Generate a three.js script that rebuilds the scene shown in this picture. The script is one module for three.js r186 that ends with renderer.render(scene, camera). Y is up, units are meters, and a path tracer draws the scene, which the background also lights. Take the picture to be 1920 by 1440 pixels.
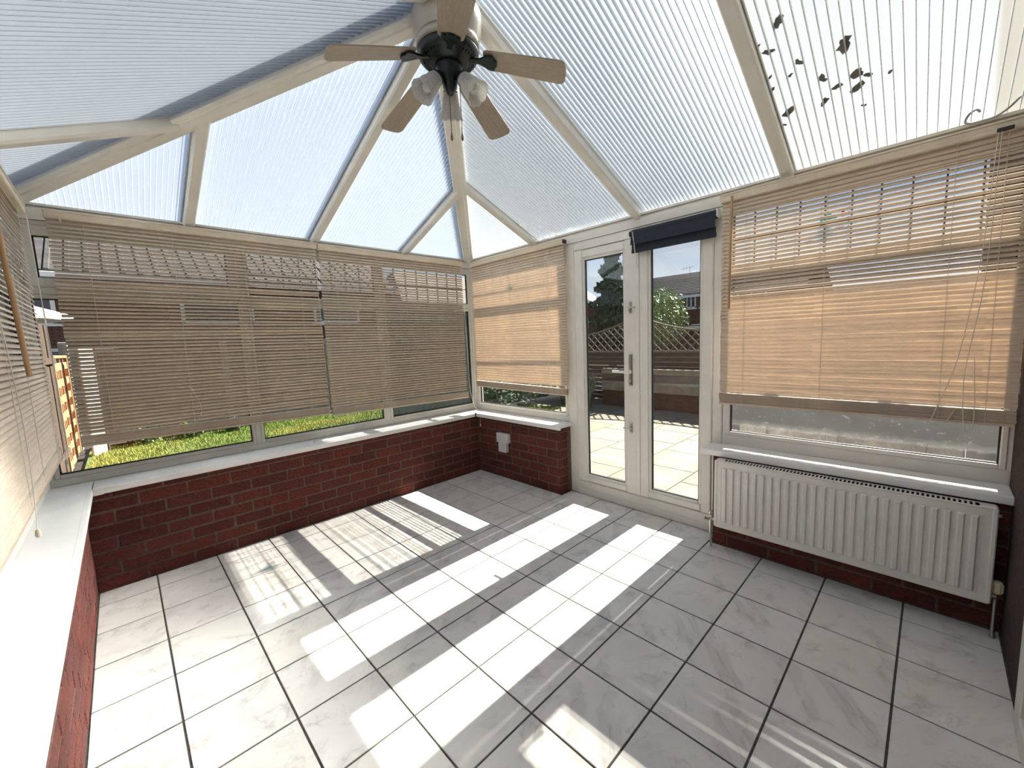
import * as THREE from 'three';
import { mergeGeometries } from 'three/addons/utils/BufferGeometryUtils.js';
import { ImprovedNoise } from 'three/addons/math/ImprovedNoise.js';

// ---------------------------------------------------------------- camera, sky, sun, exposure
const scene = new THREE.Scene();
const camera = new THREE.PerspectiveCamera(86.82, 1920 / 1440, 0.05, 200);
camera.position.set(-0.0302, 1.3368, 3.0366);
camera.quaternion.setFromRotationMatrix(new THREE.Matrix4().makeBasis(
  new THREE.Vector3(0.71707, -0.04115, 0.69578), new THREE.Vector3(0.10584, 0.99311, -0.05034), new THREE.Vector3(-0.68892, 0.10973, 0.71649)));
scene.add(camera);

const renderer = new THREE.WebGLRenderer({ antialias: true });
renderer.toneMapping = THREE.LinearToneMapping;
renderer.toneMappingExposure = 0.86 * 32;   // light is counted in 32nds: sun and sky are both set low
renderer.shadowMap.enabled = true;

const SUN_DIR = new THREE.Vector3(0.763, 0.646, 0.004).normalize();
const sun = new THREE.DirectionalLight(new THREE.Color(1, 0.95, 0.86), 26 / 32);
sun.position.copy(SUN_DIR).multiplyScalar(25).add(new THREE.Vector3(1.2, 0, 1.5));
sun.target.position.set(1.2, 0, 1.5);
sun.castShadow = true;
sun.shadow.mapSize.set(4096, 4096);
Object.assign(sun.shadow.camera, { left: -9, right: 9, top: 9, bottom: -9, near: 1, far: 60 });
scene.add(sun, sun.target);

// one seeded generator and layered noise
let seed = 20240611;
const rnd = () => { seed = (seed * 1664525 + 1013904223) >>> 0; return seed / 4294967296; };
const rr = (a, b) => a + (b - a) * rnd();
const pn = new ImprovedNoise();
const fbm = (x, y, z, o = 4) => { let s = 0, a = 0.5; for (let i = 0; i < o; i++) { s += a * pn.noise(x, y, z); x *= 2.03; y *= 2.03; z *= 2.03; a *= 0.5; } return s; };
const clamp = (v, a = 0, b = 1) => Math.min(b, Math.max(a, v));
const sstep = (a, b, v) => { const t = clamp((v - a) / (b - a)); return t * t * (3 - 2 * t); };

// a blue summer sky with scattered thin white cloud, the same in every direction
{
  const W = 1024, H = 512, d = new Float32Array(W * H * 4);
  for (let j = 0; j < H; j++) {
    const el = ((j + 0.5) / H - 0.5) * Math.PI, y = Math.sin(el), c = Math.cos(el), up = clamp(y);
    for (let i = 0; i < W; i++) {
      const az = ((i + 0.5) / W) * 2 * Math.PI, x = c * Math.cos(az), z = c * Math.sin(az);
      const h = Math.pow(1 - up, 3.6);
      let r = 0.13 + 0.95 * h, g = 0.25 + 0.93 * h, b = 0.5 + 0.78 * h;
      const k = 1 / (0.22 + up);
      const cl = sstep(-0.06, 0.28, fbm(x * k * 0.9 + 3.1, 2.7, z * k * 1.5 + 1.9, 6)) * 0.75;
      const w = 0.52 + 0.7 * h; r += (w - r) * cl; g += (w * 1.015 - g) * cl; b += (w * 1.03 - b) * cl;
      const o = (j * W + i) * 4; d[o] = r / 32; d[o + 1] = g / 32; d[o + 2] = b / 32; d[o + 3] = 1;
    }
  }
  const t = new THREE.DataTexture(d, W, H, THREE.RGBAFormat, THREE.FloatType);
  t.mapping = THREE.EquirectangularReflectionMapping; t.magFilter = THREE.LinearFilter; t.needsUpdate = true;
  scene.background = t; scene.environment = t;
}

// ---------------------------------------------------------------- textures and materials
function tex(W, H, fn, srgb = true) {
  const d = new Uint8Array(W * H * 4);
  for (let j = 0; j < H; j++) for (let i = 0; i < W; i++) {
    const v = fn(i / W, j / H, i, j), o = (j * W + i) * 4;
    const a = Array.isArray(v) ? v : [v, v, v];
    d[o] = clamp(a[0]) * 255; d[o + 1] = clamp(a[1]) * 255; d[o + 2] = clamp(a[2]) * 255; d[o + 3] = 255;
  }
  const t = new THREE.DataTexture(d, W, H);
  t.wrapS = t.wrapT = THREE.RepeatWrapping; t.magFilter = THREE.LinearFilter; t.minFilter = THREE.LinearMipmapLinearFilter; t.generateMipmaps = true;
  if (srgb) t.colorSpace = THREE.SRGBColorSpace;
  t.needsUpdate = true; return t;
}
const per = (t, r) => { t = t.clone(); t.repeat.set(1 / r, 1 / r); t.needsUpdate = true; return t; };   // uv are metres: one repeat covers r metres
// noise that repeats over the unit square
const tn = (u, v, f, s, o = 4) => { const a = u * 2 * Math.PI, b = v * 2 * Math.PI, k = f / (2 * Math.PI); return fbm(Math.cos(a) * k + s, Math.sin(a) * k + Math.cos(b) * k * 1.3, Math.sin(b) * k + s * 1.7, o); };

const marbleFn = (u, v) => {
  const w = tn(u, v, 5, 1.3, 4), w2 = tn(u, v, 9, 7.7, 4);
  const vein = Math.pow(1 - Math.abs(tn(u + w * 0.1, v + w2 * 0.08, 7, 4.2, 5)) * 2.2, 14);
  const vein2 = Math.pow(1 - Math.abs(tn(u + w2 * 0.12, v - w * 0.1, 13, 9.1, 5)) * 2.2, 20);
  const m = 0.93 + 0.06 * w - 0.05 * sstep(0.0, 0.3, w2) - 0.09 * clamp(vein) * sstep(-0.15, 0.25, w2) - 0.1 * clamp(vein2) * sstep(-0.1, 0.3, w);
  return [m * 1.0, m * 0.985, m * 0.965];
};
const T = {
  marble: tex(1024, 1024, marbleFn),
  marbleBump: tex(512, 512, (u, v) => 0.5 + 0.35 * tn(u, v, 9, 2.2, 4) + 0.25 * tn(u, v, 40, 5.2, 3), false),
  brick: tex(512, 512, (u, v) => {
    const a = tn(u, v, 14, 2.1, 5), b = tn(u, v * 0.6, 60, 5.5, 3), c = tn(u, v, 120, 8.5, 2);
    const m = 0.78 + 0.35 * a + 0.3 * b, dark = sstep(0.2, 0.34, c) * 0.45, pale = sstep(0.24, 0.36, tn(u, v, 45, 12.5, 3)) * 0.18;
    return [m * (1 - dark) + pale, m * (1 - dark) * 0.93 + pale * 0.85, m * (1 - dark) * 0.9 + pale * 0.8];
  }),
  brickBump: tex(512, 512, (u, v) => 0.5 + 0.5 * tn(u, v, 60, 5.5, 3) + 0.4 * tn(u, v, 14, 2.1, 4) + 0.35 * tn(u, v, 120, 8.5, 2), false),
  wood: tex(1024, 128, (u, v) => {
    const s = fbm(u * 5, v * 46, 3.3, 4), f = fbm(u * 26, v * 150, 7.1, 2);
    const m = 0.9 + 0.14 * s + 0.1 * f;
    return [m, m * 0.97, m * 0.93];
  }),
  plastic: tex(256, 256, (u, v) => 0.95 + 0.05 * tn(u, v, 6, 3.3, 4)),
  stone: tex(512, 512, (u, v) => {
    const a = tn(u, v, 6, 1.1, 5), b = tn(u, v, 30, 4.4, 3), y = sstep(0.05, 0.3, tn(u, v, 4, 8.8, 3));
    const m = 0.9 + 0.16 * a + 0.1 * b;
    return [m, m * (0.97 - 0.03 * y), m * (0.9 - 0.1 * y)];
  }),
  grain: tex(512, 512, (u, v) => {
    const s = tn(u * 1, v * 1, 4, 3.3, 3), f = fbm(u * 6, v * 90, 1.1, 3) * 0.3;
    const m = 0.85 + 0.2 * s + f;
    return [m, m * 0.96, m * 0.92];
  }),
  mottled: tex(512, 512, (u, v) => 0.85 + 0.3 * tn(u, v, 8, 2.2, 5) + 0.15 * tn(u, v, 50, 6.2, 2)),
};
const C = (r, g, b) => new THREE.Color(r, g, b);
const std = (o) => new THREE.MeshStandardMaterial(o);
const phy = (o) => new THREE.MeshPhysicalMaterial(o);
const M = {
  tile: [0.98, 0.95, 1.0, 0.965].map((k, i) => phy({ color: C(0.86 * k, 0.85 * k, (0.84 - 0.012 * (i % 3)) * k), map: per(T.marble, 0.9), roughness: 0.3, bumpMap: per(T.marbleBump, 0.5), bumpScale: 0.0008 })),
  grout: std({ color: C(0.1, 0.088, 0.074), map: per(T.mottled, 0.2), roughness: 0.95 }),
  brick: [[0.2, 0.046, 0.03], [0.165, 0.039, 0.026], [0.225, 0.054, 0.033], [0.145, 0.036, 0.026], [0.19, 0.05, 0.034]].map(c => std({ color: C(...c), map: per(T.brick, 0.23), bumpMap: per(T.brickBump, 0.23), bumpScale: 0.003, roughness: 0.92 })),
  mortar: std({ color: C(0.17, 0.112, 0.088), map: per(T.mottled, 0.15), roughness: 0.97 }),
  upvc: phy({ color: C(0.74, 0.71, 0.65), map: per(T.plastic, 0.8), roughness: 0.38 }),
  sill: phy({ color: C(0.86, 0.85, 0.825), map: per(T.plastic, 1.1), roughness: 0.3 }),
  gasket: std({ color: C(0.02, 0.02, 0.025), roughness: 0.7 }),
  glass: phy({ color: C(0.97, 0.985, 0.98), transmission: 1, thickness: 0, roughness: 0, ior: 1.45 }),
  lead: std({ color: C(0.06, 0.06, 0.065), roughness: 0.6, metalness: 0.3 }),
  poly: phy({ color: C(0.9, 0.95, 1.0), transmission: 0.87, thickness: 0, roughness: 0.36, ior: 1.3 }),
  polyClear: phy({ color: C(0.99, 0.985, 0.93), transmission: 0.9, thickness: 0, roughness: 0.36, ior: 1.3 }),
  polyLower: phy({ color: C(0.96, 0.98, 1.0), transmission: 1, thickness: 0.002, roughness: 0.58, ior: 1.16 }),
  polyClearLower: phy({ color: C(0.99, 0.985, 0.94), transmission: 1, thickness: 0.002, roughness: 0.25, ior: 1.05 }),
  polyRib: phy({ color: C(0.66, 0.7, 0.74), transmission: 0.55, thickness: 0, roughness: 0.95, ior: 1.3 }),
  slat: [[0.92, 0.82, 0.71], [0.89, 0.795, 0.69], [0.94, 0.84, 0.73]].map(c => phy({ color: C(...c), map: per(T.wood, 0.6), transmission: 0.28, thickness: 0, roughness: 1, ior: 1.3 })),
  headrail: phy({ color: C(0.78, 0.71, 0.6), map: per(T.wood, 0.6), roughness: 0.5 }),
  rail: std({ color: C(0.66, 0.55, 0.45), map: per(T.wood, 0.6), roughness: 0.6 }),
  cord: std({ color: C(0.72, 0.66, 0.57), roughness: 0.9 }),
  wand: phy({ color: C(0.55, 0.36, 0.2), map: per(T.wood, 0.3), roughness: 0.45 }),
  navy: phy({ color: C(0.018, 0.026, 0.042), map: per(T.mottled, 0.1), roughness: 0.85, sheen: 0.2 }),
  chrome: std({ color: C(0.75, 0.75, 0.74), roughness: 0.22, metalness: 1 }),
  brass: std({ color: C(0.5, 0.47, 0.42), roughness: 0.3, metalness: 1 }),
  radiator: phy({ color: C(0.8, 0.775, 0.72), map: per(T.plastic, 0.5), roughness: 0.35 }),
  socket: phy({ color: C(0.74, 0.72, 0.7), map: per(T.plastic, 0.2), roughness: 0.35 }),
  blade: phy({ color: C(0.36, 0.32, 0.27), map: per(T.wood, 0.5), roughness: 0.5 }),
  bladeEdge: phy({ color: C(0.75, 0.66, 0.54), roughness: 0.5 }),
  fanCream: phy({ color: C(0.44, 0.405, 0.345), map: per(T.plastic, 0.3), roughness: 0.28 }),
  fanGreen: phy({ color: C(0.014, 0.024, 0.024), map: per(T.mottled, 0.05), roughness: 0.4, metalness: 0.3 }),
  shade: phy({ color: C(0.95, 0.93, 0.89), map: per(T.mottled, 0.09), transmission: 0.55, thickness: 0, roughness: 0.9 }),
  bulb: phy({ color: C(0.9, 0.9, 0.88), roughness: 0.25, transmission: 0.5, thickness: 0 }),
  leaf: std({ color: C(0.05, 0.04, 0.03), roughness: 0.95 }),
  cable: std({ color: C(0.3, 0.3, 0.29), roughness: 0.6 }),
  houseWall: std({ color: C(0.07, 0.042, 0.033), map: per(T.brick, 0.5), bumpMap: per(T.brickBump, 0.4), bumpScale: 0.003, roughness: 0.95 }),
  slab: [[0.31, 0.285, 0.235], [0.33, 0.305, 0.26], [0.295, 0.265, 0.215], [0.32, 0.295, 0.25]].map(c => std({ color: C(...c), map: per(T.stone, 0.9), roughness: 0.85 })),
  joint: std({ color: C(0.06, 0.052, 0.045), roughness: 0.95 }),
  soil: std({ color: C(0.045, 0.035, 0.028), map: per(T.mottled, 0.5), roughness: 1 }),
  turf: std({ color: C(0.12, 0.2, 0.045), map: per(T.mottled, 0.6), roughness: 1 }),
  grass: std({ color: C(1, 1, 1), roughness: 0.8, side: THREE.DoubleSide }),
  fencePurple: [[0.19, 0.125, 0.115], [0.165, 0.11, 0.105], [0.21, 0.14, 0.125]].map(c => std({ color: C(...c), map: per(T.grain, 0.6), roughness: 0.9 })),
  fenceOrange: [[0.55, 0.31, 0.16], [0.6, 0.35, 0.19], [0.5, 0.28, 0.15]].map(c => std({ color: C(...c), map: per(T.grain, 0.6), roughness: 0.85 })),
  fenceBrown: [[0.1, 0.07, 0.052], [0.085, 0.06, 0.046]].map(c => std({ color: C(...c), map: per(T.grain, 0.6), roughness: 0.9 })),
  fenceDark: [[0.16, 0.11, 0.08], [0.14, 0.095, 0.075], [0.18, 0.125, 0.09]].map(c => std({ color: C(...c), map: per(T.grain, 0.6), roughness: 0.9 })),
  trellis: std({ color: C(0.24, 0.215, 0.19), map: per(T.grain, 0.4), roughness: 0.85 }),
  sleeper: std({ color: C(0.36, 0.33, 0.28), map: per(T.grain, 0.6), roughness: 0.9 }),
  concrete: std({ color: C(0.42, 0.4, 0.36), map: per(T.mottled, 0.5), roughness: 0.95 }),
  whiteBoard: std({ color: C(0.78, 0.75, 0.7), map: per(T.mottled, 0.6), roughness: 0.8 }),
  conifer: [[0.03, 0.065, 0.035], [0.045, 0.085, 0.045]].map(c => std({ color: C(...c), roughness: 0.85, side: THREE.DoubleSide })),
  bush: [[0.14, 0.2, 0.07], [0.24, 0.3, 0.12]].map(c => std({ color: C(...c), roughness: 0.6, side: THREE.DoubleSide })),
  shrub: [[0.04, 0.07, 0.035], [0.06, 0.1, 0.05]].map(c => std({ color: C(...c), roughness: 0.7, side: THREE.DoubleSide })),
  reed: std({ color: C(0.11, 0.12, 0.08), roughness: 0.8, side: THREE.DoubleSide }),
  bark: std({ color: C(0.09, 0.065, 0.05), roughness: 0.95 }),
  farBrick: std({ color: C(0.17, 0.085, 0.065), map: per(T.brick, 1.2), roughness: 0.95 }),
  farTile: [[0.085, 0.078, 0.08], [0.1, 0.09, 0.09], [0.07, 0.066, 0.07]].map(c => std({ color: C(...c), map: per(T.mottled, 0.8), roughness: 0.85 })),
  farRoof: std({ color: C(0.2, 0.165, 0.15), map: per(T.mottled, 1.5), roughness: 0.85 }),
  farWhite: std({ color: C(0.75, 0.75, 0.74), roughness: 0.5 }),
  farPane: phy({ color: C(0.05, 0.06, 0.07), roughness: 0.08 }),
  canvas: std({ color: C(0.85, 0.84, 0.8), roughness: 0.85, side: THREE.DoubleSide }),
  teal: phy({ color: C(0.05, 0.6, 0.62), transmission: 0.9, thickness: 0, roughness: 0.15 }),
  red: phy({ color: C(0.7, 0.12, 0.06), transmission: 0.9, thickness: 0, roughness: 0.15 }),
};

// ---------------------------------------------------------------- geometry helpers
const V = (x, y, z) => new THREE.Vector3(x, y, z);
// box-projected uv in metres, flat faces
function finish(pos, nor, ou = 0, ov = 0) {
  const g = new THREE.BufferGeometry(), n = pos.length / 3, uv = new Float32Array(n * 2);
  for (let i = 0; i < n; i += 3) {
    const ax = Math.abs(nor[i * 3]), ay = Math.abs(nor[i * 3 + 1]), az = Math.abs(nor[i * 3 + 2]);
    for (let k = i; k < i + 3; k++) {
      const x = pos[k * 3], y = pos[k * 3 + 1], z = pos[k * 3 + 2];
      const [a, b] = ax >= ay && ax >= az ? [z, y] : ay >= az ? [x, z] : [x, y];
      uv[k * 2] = a + ou; uv[k * 2 + 1] = b + ov;
    }
  }
  g.setAttribute('position', new THREE.Float32BufferAttribute(pos, 3));
  g.setAttribute('normal', new THREE.Float32BufferAttribute(nor, 3));
  g.setAttribute('uv', new THREE.BufferAttribute(uv, 2));
  return g;
}
function polys(faces, ou, ov, inside) {          // faces: arrays of Vector3 (convex), turned outward from the point inside
  const pos = [], nor = [], e1 = V(), e2 = V(), n = V();
  for (const f of faces) {
    e1.subVectors(f[1], f[0]); e2.subVectors(f[2], f[0]); n.crossVectors(e1, e2).normalize();
    let q = f;
    if (inside && n.dot(V().subVectors(f[0], inside)) < 0) { q = f.slice().reverse(); n.negate(); }
    for (let i = 1; i + 1 < q.length; i++) for (const p of [q[0], q[i], q[i + 1]]) { pos.push(p.x, p.y, p.z); nor.push(n.x, n.y, n.z); }
  }
  return finish(pos, nor, ou, ov);
}
function cbox(w, h, d, c = 0, ou = 0, ov = 0) {   // box with chamfered edges about its centre
  const H = [w / 2, h / 2, d / 2];
  if (c <= 0) {
    const p = (a, b, e) => V(a * H[0], b * H[1], e * H[2]);
    return polys([[p(1, -1, -1), p(1, 1, -1), p(1, 1, 1), p(1, -1, 1)], [p(-1, -1, -1), p(-1, 1, -1), p(-1, 1, 1), p(-1, -1, 1)], [p(-1, 1, -1), p(1, 1, -1), p(1, 1, 1), p(-1, 1, 1)], [p(-1, -1, -1), p(1, -1, -1), p(1, -1, 1), p(-1, -1, 1)], [p(-1, -1, 1), p(1, -1, 1), p(1, 1, 1), p(-1, 1, 1)], [p(-1, -1, -1), p(1, -1, -1), p(1, 1, -1), p(-1, 1, -1)]], ou, ov, V());
  }
  c = Math.min(c, H[0] * 0.9, H[1] * 0.9, H[2] * 0.9);
  const p = (s, ax) => V(...[0, 1, 2].map(k => s[k] * (k === ax ? H[k] : H[k] - c)));
  const F = [], S = [-1, 1];
  for (let ax = 0; ax < 3; ax++) {
    const [u, v] = [(ax + 1) % 3, (ax + 2) % 3];
    for (const s of S) F.push([[-1, -1], [1, -1], [1, 1], [-1, 1]].map(([a, b]) => { const q = [0, 0, 0]; q[ax] = s; q[u] = a; q[v] = b; return p(q, ax); }));
    for (const a of S) for (const b of S) { const q0 = [0, 0, 0], q1 = [0, 0, 0]; q0[u] = q1[u] = a; q0[v] = q1[v] = b; q0[ax] = -1; q1[ax] = 1; F.push([p(q0, u), p(q1, u), p(q1, v), p(q0, v)]); }
  }
  for (const a of S) for (const b of S) for (const e of S) F.push([p([a, b, e], 0), p([a, b, e], 1), p([a, b, e], 2)]);
  return polys(F, ou, ov, V());
}
const at = (g, x, y, z, rx = 0, ry = 0, rz = 0) => { const m = new THREE.Matrix4().makeRotationFromEuler(new THREE.Euler(rx, ry, rz)); m.setPosition(x, y, z); return g.applyMatrix4(m); };
const span = (x0, x1, y0, y1, z0, z1, c = 0, ou = 0, ov = 0) => at(cbox(Math.abs(x1 - x0), Math.abs(y1 - y0), Math.abs(z1 - z0), c, ou, ov), (x0 + x1) / 2, (y0 + y1) / 2, (z0 + z1) / 2);
function prism(A, B, prof, up, ou = 0, ov = 0) {   // profile points [across, up] swept straight from A to B, capped (convex profile)
  const t = V().subVectors(B, A).normalize(), s = V().crossVectors(t, up).normalize(), u = V().crossVectors(s, t).normalize();
  const ring = (P) => prof.map(([a, b]) => V().copy(P).addScaledVector(s, a).addScaledVector(u, b));
  const r0 = ring(A), r1 = ring(B), F = [r0.slice(), r1.slice()], mid = V();
  for (const p of r0.concat(r1)) mid.add(p); mid.multiplyScalar(1 / (2 * r0.length));
  for (let i = 0; i < r0.length; i++) { const j = (i + 1) % r0.length; F.push([r0[i], r0[j], r1[j], r1[i]]); }
  return polys(F, ou, ov, mid);
}
function slabOf(poly, n, th) {                     // a flat convex sheet of that thickness along n
  const top = poly.map(p => V().copy(p).addScaledVector(n, th)), F = [poly, top], mid = V();
  for (const p of poly.concat(top)) mid.add(p); mid.multiplyScalar(0.5 / poly.length);
  poly.forEach((p, i) => { const j = (i + 1) % poly.length; F.push([p, poly[j], top[j], top[i]]); });
  return polys(F, 0, 0, mid);
}
const tidy = (g) => { g = g.index ? g.toNonIndexed() : g; for (const k of Object.keys(g.attributes)) if (!['position', 'normal', 'uv'].includes(k)) g.deleteAttribute(k); return g; };
const join = (...gs) => mergeGeometries(gs.flat().map(tidy));
function tube(points, r, seg = 24, rad = 6, tension) {
  const c = points.length === 2 ? new THREE.LineCurve3(...points) : new THREE.CatmullRomCurve3(points, false, 'centripetal');
  return new THREE.TubeGeometry(c, points.length === 2 ? 1 : seg, r, rad, false);
}
const lathe = (pts, seg = 28) => new THREE.LatheGeometry(pts.map(([x, y]) => new THREE.Vector2(x, y)), seg);

// ---------------------------------------------------------------- naming helpers
const used = new Map();
const numbered = (n) => { const k = used.get(n) ?? 0; used.set(n, k + 1); return k ? `${n}_${String(k).padStart(3, '0')}` : n; };
function mesh(name, geo, mat, parent) {
  const m = new THREE.Mesh(Array.isArray(geo) ? join(geo) : geo, mat);
  m.castShadow = m.receiveShadow = true; m.name = parent ? name : numbered(name);
  (parent ?? scene).add(m); return m;
}
function tag(o, label, category, group, kind) { o.userData.label = label; o.userData.category = category; if (group) o.userData.group = group; if (kind) o.userData.kind = kind; return o; }
function thing(name, label, category, [x, y, z] = [0, 0, 0], turn = 0, group, kind) {
  const g = new THREE.Group(); g.name = numbered(name); g.position.set(x, y, z); g.rotation.y = turn; scene.add(g); return tag(g, label, category, group, kind);
}
const struct = (name, label, category) => thing(name, label, category, [0, 0, 0], 0, undefined, 'structure');

// ---------------------------------------------------------------- room measures (metres)
const LX = -0.249, RX = 2.56, BZ = -0.18, HZ = 3.3;      // inner brick faces and the house wall
const XL = -0.38, XR = 2.7, ZB = -0.38;                  // inner faces of the window frames
const SY = 0.605, EY = 2.18;                             // sill top, eaves
const RIDGE = V(1.16, 2.82, 1.43);

// ---------------------------------------------------------------- floor
{
  const floor = struct('floor', 'white marbled ceramic tile floor with dark grout', 'floor');
  mesh('grout_bed', span(-0.6, 2.78, -0.14, -0.004, -0.55, 3.5), M.grout, floor);
  const g = 0.007;
  for (let i = -1; i < 9; i++) for (let j = -1; j < 11; j++) {
    let x0 = i * 0.3 + g / 2, x1 = (i + 1) * 0.3 - g / 2, z0 = j * 0.3 + g / 2, z1 = (j + 1) * 0.3 - g / 2;
    x0 = Math.max(x0, LX + 0.004); z0 = Math.max(z0, BZ + 0.003); z1 = Math.min(z1, HZ - 0.006);
    const door = j >= 3 && j <= 6;
    x1 = Math.min(x1, i === 8 ? (door ? XR - 0.006 : RX - 0.004) : x1);
    if (x1 - x0 < 0.02 || z1 - z0 < 0.02) continue;
    const m = mesh('tile', cbox(x1 - x0, 0.009, z1 - z0, 0.0012, rr(0, 9), rr(0, 9)), M.tile[Math.floor(rnd() * 4)], floor);
    m.position.set((x0 + x1) / 2, -0.0045 + rr(-0.0004, 0.0004), (z0 + z1) / 2);
    m.rotation.set(rr(-1, 1) * 0.0012, 0, rr(-1, 1) * 0.0012);
  }
}

// ---------------------------------------------------------------- brick dwarf walls
const CO = 0.0763, BL = 0.2255, BR_L = 0.216, BR_H = 0.0665;
const brickGeos = [0, 1, 2, 3, 4, 5].map(() => cbox(BR_L, BR_H, 0.05, 0.004, rr(0, 5), rr(0, 5)));
function bricks(parent, a0, a1, top, place, phase = 0) {   // stretcher bond on the face from a0 to a1
  for (let r = 0; r * CO < top - 0.012; r++) {
    const y0 = r * CO + 0.004, y1 = Math.min(y0 + BR_H, top);
    const off = (r % 2 ? BL / 2 : 0) + phase + rr(-0.006, 0.006);
    for (let a = a0 - BL * 2 + off; a < a1; a += BL) {
      const b0 = Math.max(a0, a), b1 = Math.min(a1, a + BR_L + rr(-0.004, 0.002));
      if (b1 - b0 < 0.02) continue;
      const full = b1 - b0 > BR_L - 0.006 && y1 - y0 > BR_H - 0.002;
      const geo = full ? brickGeos[Math.floor(rnd() * 6)] : cbox(b1 - b0, y1 - y0, 0.05, 0.004, rr(0, 5), rr(0, 5));
      const m = mesh('brick', geo, M.brick[Math.floor(rnd() * 5)], parent);
      place(m, (b0 + b1) / 2, (y0 + y1) / 2 + rr(-0.001, 0.001), rr(-0.0018, 0.0018));
      m.rotation.z += rr(-0.006, 0.006);
    }
  }
}
{
  const wb = struct('wall_back', 'low red brick wall under the wide garden window', 'wall');
  mesh('mortar_core', span(LX - 0.2, RX + 0.2, -0.12, SY - 0.03, -0.5, BZ - 0.003), M.mortar, wb);
  bricks(wb, LX, RX, SY - 0.034, (m, a, y, d) => m.position.set(a, y, BZ - 0.025 + d));

  const wl = struct('wall_left', 'low red brick wall beside the camera under the left sill', 'wall');
  mesh('mortar_core', span(-0.5, LX - 0.003, -0.12, SY - 0.03, -0.5, 3.5), M.mortar, wl);
  bricks(wl, BZ + 0.001, HZ, SY - 0.034, (m, a, y, d) => { m.position.set(LX - 0.025 + d, y, a); m.rotation.y = Math.PI / 2; }, 0.05);

  const wr = struct('wall_right', 'low red brick wall in two lengths either side of the glazed doors', 'wall');
  mesh('mortar_core', join(span(RX + 0.003, 2.82, -0.12, SY - 0.03, -0.5, 0.886), span(RX + 0.1, 2.82, -0.12, SY - 0.03, 0.886, 0.902), span(RX + 0.003, 2.82, -0.12, SY - 0.03, 2.12, 3.5)), M.mortar, wr);
  const put = (m, a, y, d) => { m.position.set(RX + 0.025 + d, y, a); m.rotation.y = Math.PI / 2; };
  bricks(wr, BZ + 0.001, 0.89, SY - 0.034, put, 0.03);
  bricks(wr, 2.124, HZ, SY - 0.034, put, 0.09);
  // the header ends that turn the corner to the door frame
  for (let r = 0; r * CO < SY - 0.05; r++) {
    const y0 = r * CO + 0.004, y1 = Math.min(y0 + BR_H, SY - 0.034), m = mesh('brick', cbox(0.085, y1 - y0, 0.02, 0.004, rr(0, 5), rr(0, 5)), M.brick[r % 5], wr);
    m.position.set(RX + 0.093, (y0 + y1) / 2, 0.881);
  }
  const wf = struct('wall_front', 'tall brick wall of the house behind the camera', 'wall');
  mesh('brickwork', join(span(-1.2, 0.3, -0.12, 5.4, HZ, HZ + 0.25), span(1.98, 5.5, -0.12, 5.4, HZ, HZ + 0.25), span(0.3, 1.98, 2.1, 5.4, HZ, HZ + 0.25), span(0.3, 1.98, -0.12, 2.1, HZ + 0.12, HZ + 0.25)), M.houseWall, wf);
  const d3 = struct('door_3', 'white framed patio door in the house wall behind the camera', 'door');
  mesh('frame', join(span(0.3, 0.38, 0, 2.1, HZ - 0.015, HZ + 0.05, 0.005), span(1.9, 1.98, 0, 2.1, HZ - 0.015, HZ + 0.05, 0.005), span(0.38, 1.9, 2.02, 2.1, HZ - 0.015, HZ + 0.05, 0.005), span(0.38, 1.9, 0, 0.08, HZ - 0.015, HZ + 0.05, 0.005), span(1.14, 1.22, 0.08, 2.02, HZ - 0.015, HZ + 0.05, 0.005)), M.upvc, d3);
  for (const [a, b] of [[0.38, 1.14], [1.22, 1.9]]) mesh('pane', span(a, b, 0.08, 2.02, HZ + 0.015, HZ + 0.021), M.glass, d3);
}

// ---------------------------------------------------------------- window sills
{
  const lip = 0.034;
  const board = (x0, x1, z0, z1, y) => span(x0, x1, y - 0.02, y, z0, z1, 0.003);
  const nose = (x0, x1, z0, z1, y) => span(x0, x1, y - lip, y + 0.0012, z0, z1, 0.003);
  const s1 = struct('trim_1', 'white plastic sill board along the wide garden window', 'window sill');
  mesh('board', board(-0.21, XR + 0.02, ZB - 0.02, -0.158, SY), M.sill, s1);
  mesh('nosing', nose(-0.208, 2.505, -0.17, -0.15, SY), M.sill, s1);
  mesh('end_cap', span(-0.21, -0.17, SY - lip - 0.002, SY + 0.0035, -0.168, -0.146, 0.002), M.sill, s1);
  const s2 = struct('trim_2', 'white plastic sill board along the left window, brightly lit', 'window sill');
  mesh('board', board(XL - 0.02, -0.216, ZB + 0.002, HZ, SY + 0.001), M.sill, s2);
  mesh('nosing', nose(-0.23, -0.209, -0.148, HZ, SY + 0.001), M.sill, s2);
  const s3 = struct('trim_3', 'short white sill board above the double socket', 'window sill');
  mesh('board', board(2.515, XR + 0.02, -0.157, 0.94, SY + 0.0015), M.sill, s3);
  mesh('nosing', nose(2.505, 2.525, -0.149, 0.94, SY + 0.0015), M.sill, s3);
  mesh('corner_joint', span(2.498, 2.522, SY - lip - 0.004, SY + 0.004, -0.166, -0.142, 0.002), M.gasket, s3);
  const s4 = struct('trim_4', 'white sill board above the radiator', 'window sill');
  mesh('board', board(2.525, XR + 0.02, 2.062, HZ, 0.614), M.sill, s4);
  mesh('nosing', nose(2.512, 2.533, 2.06, HZ, 0.614), M.sill, s4);
}

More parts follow.
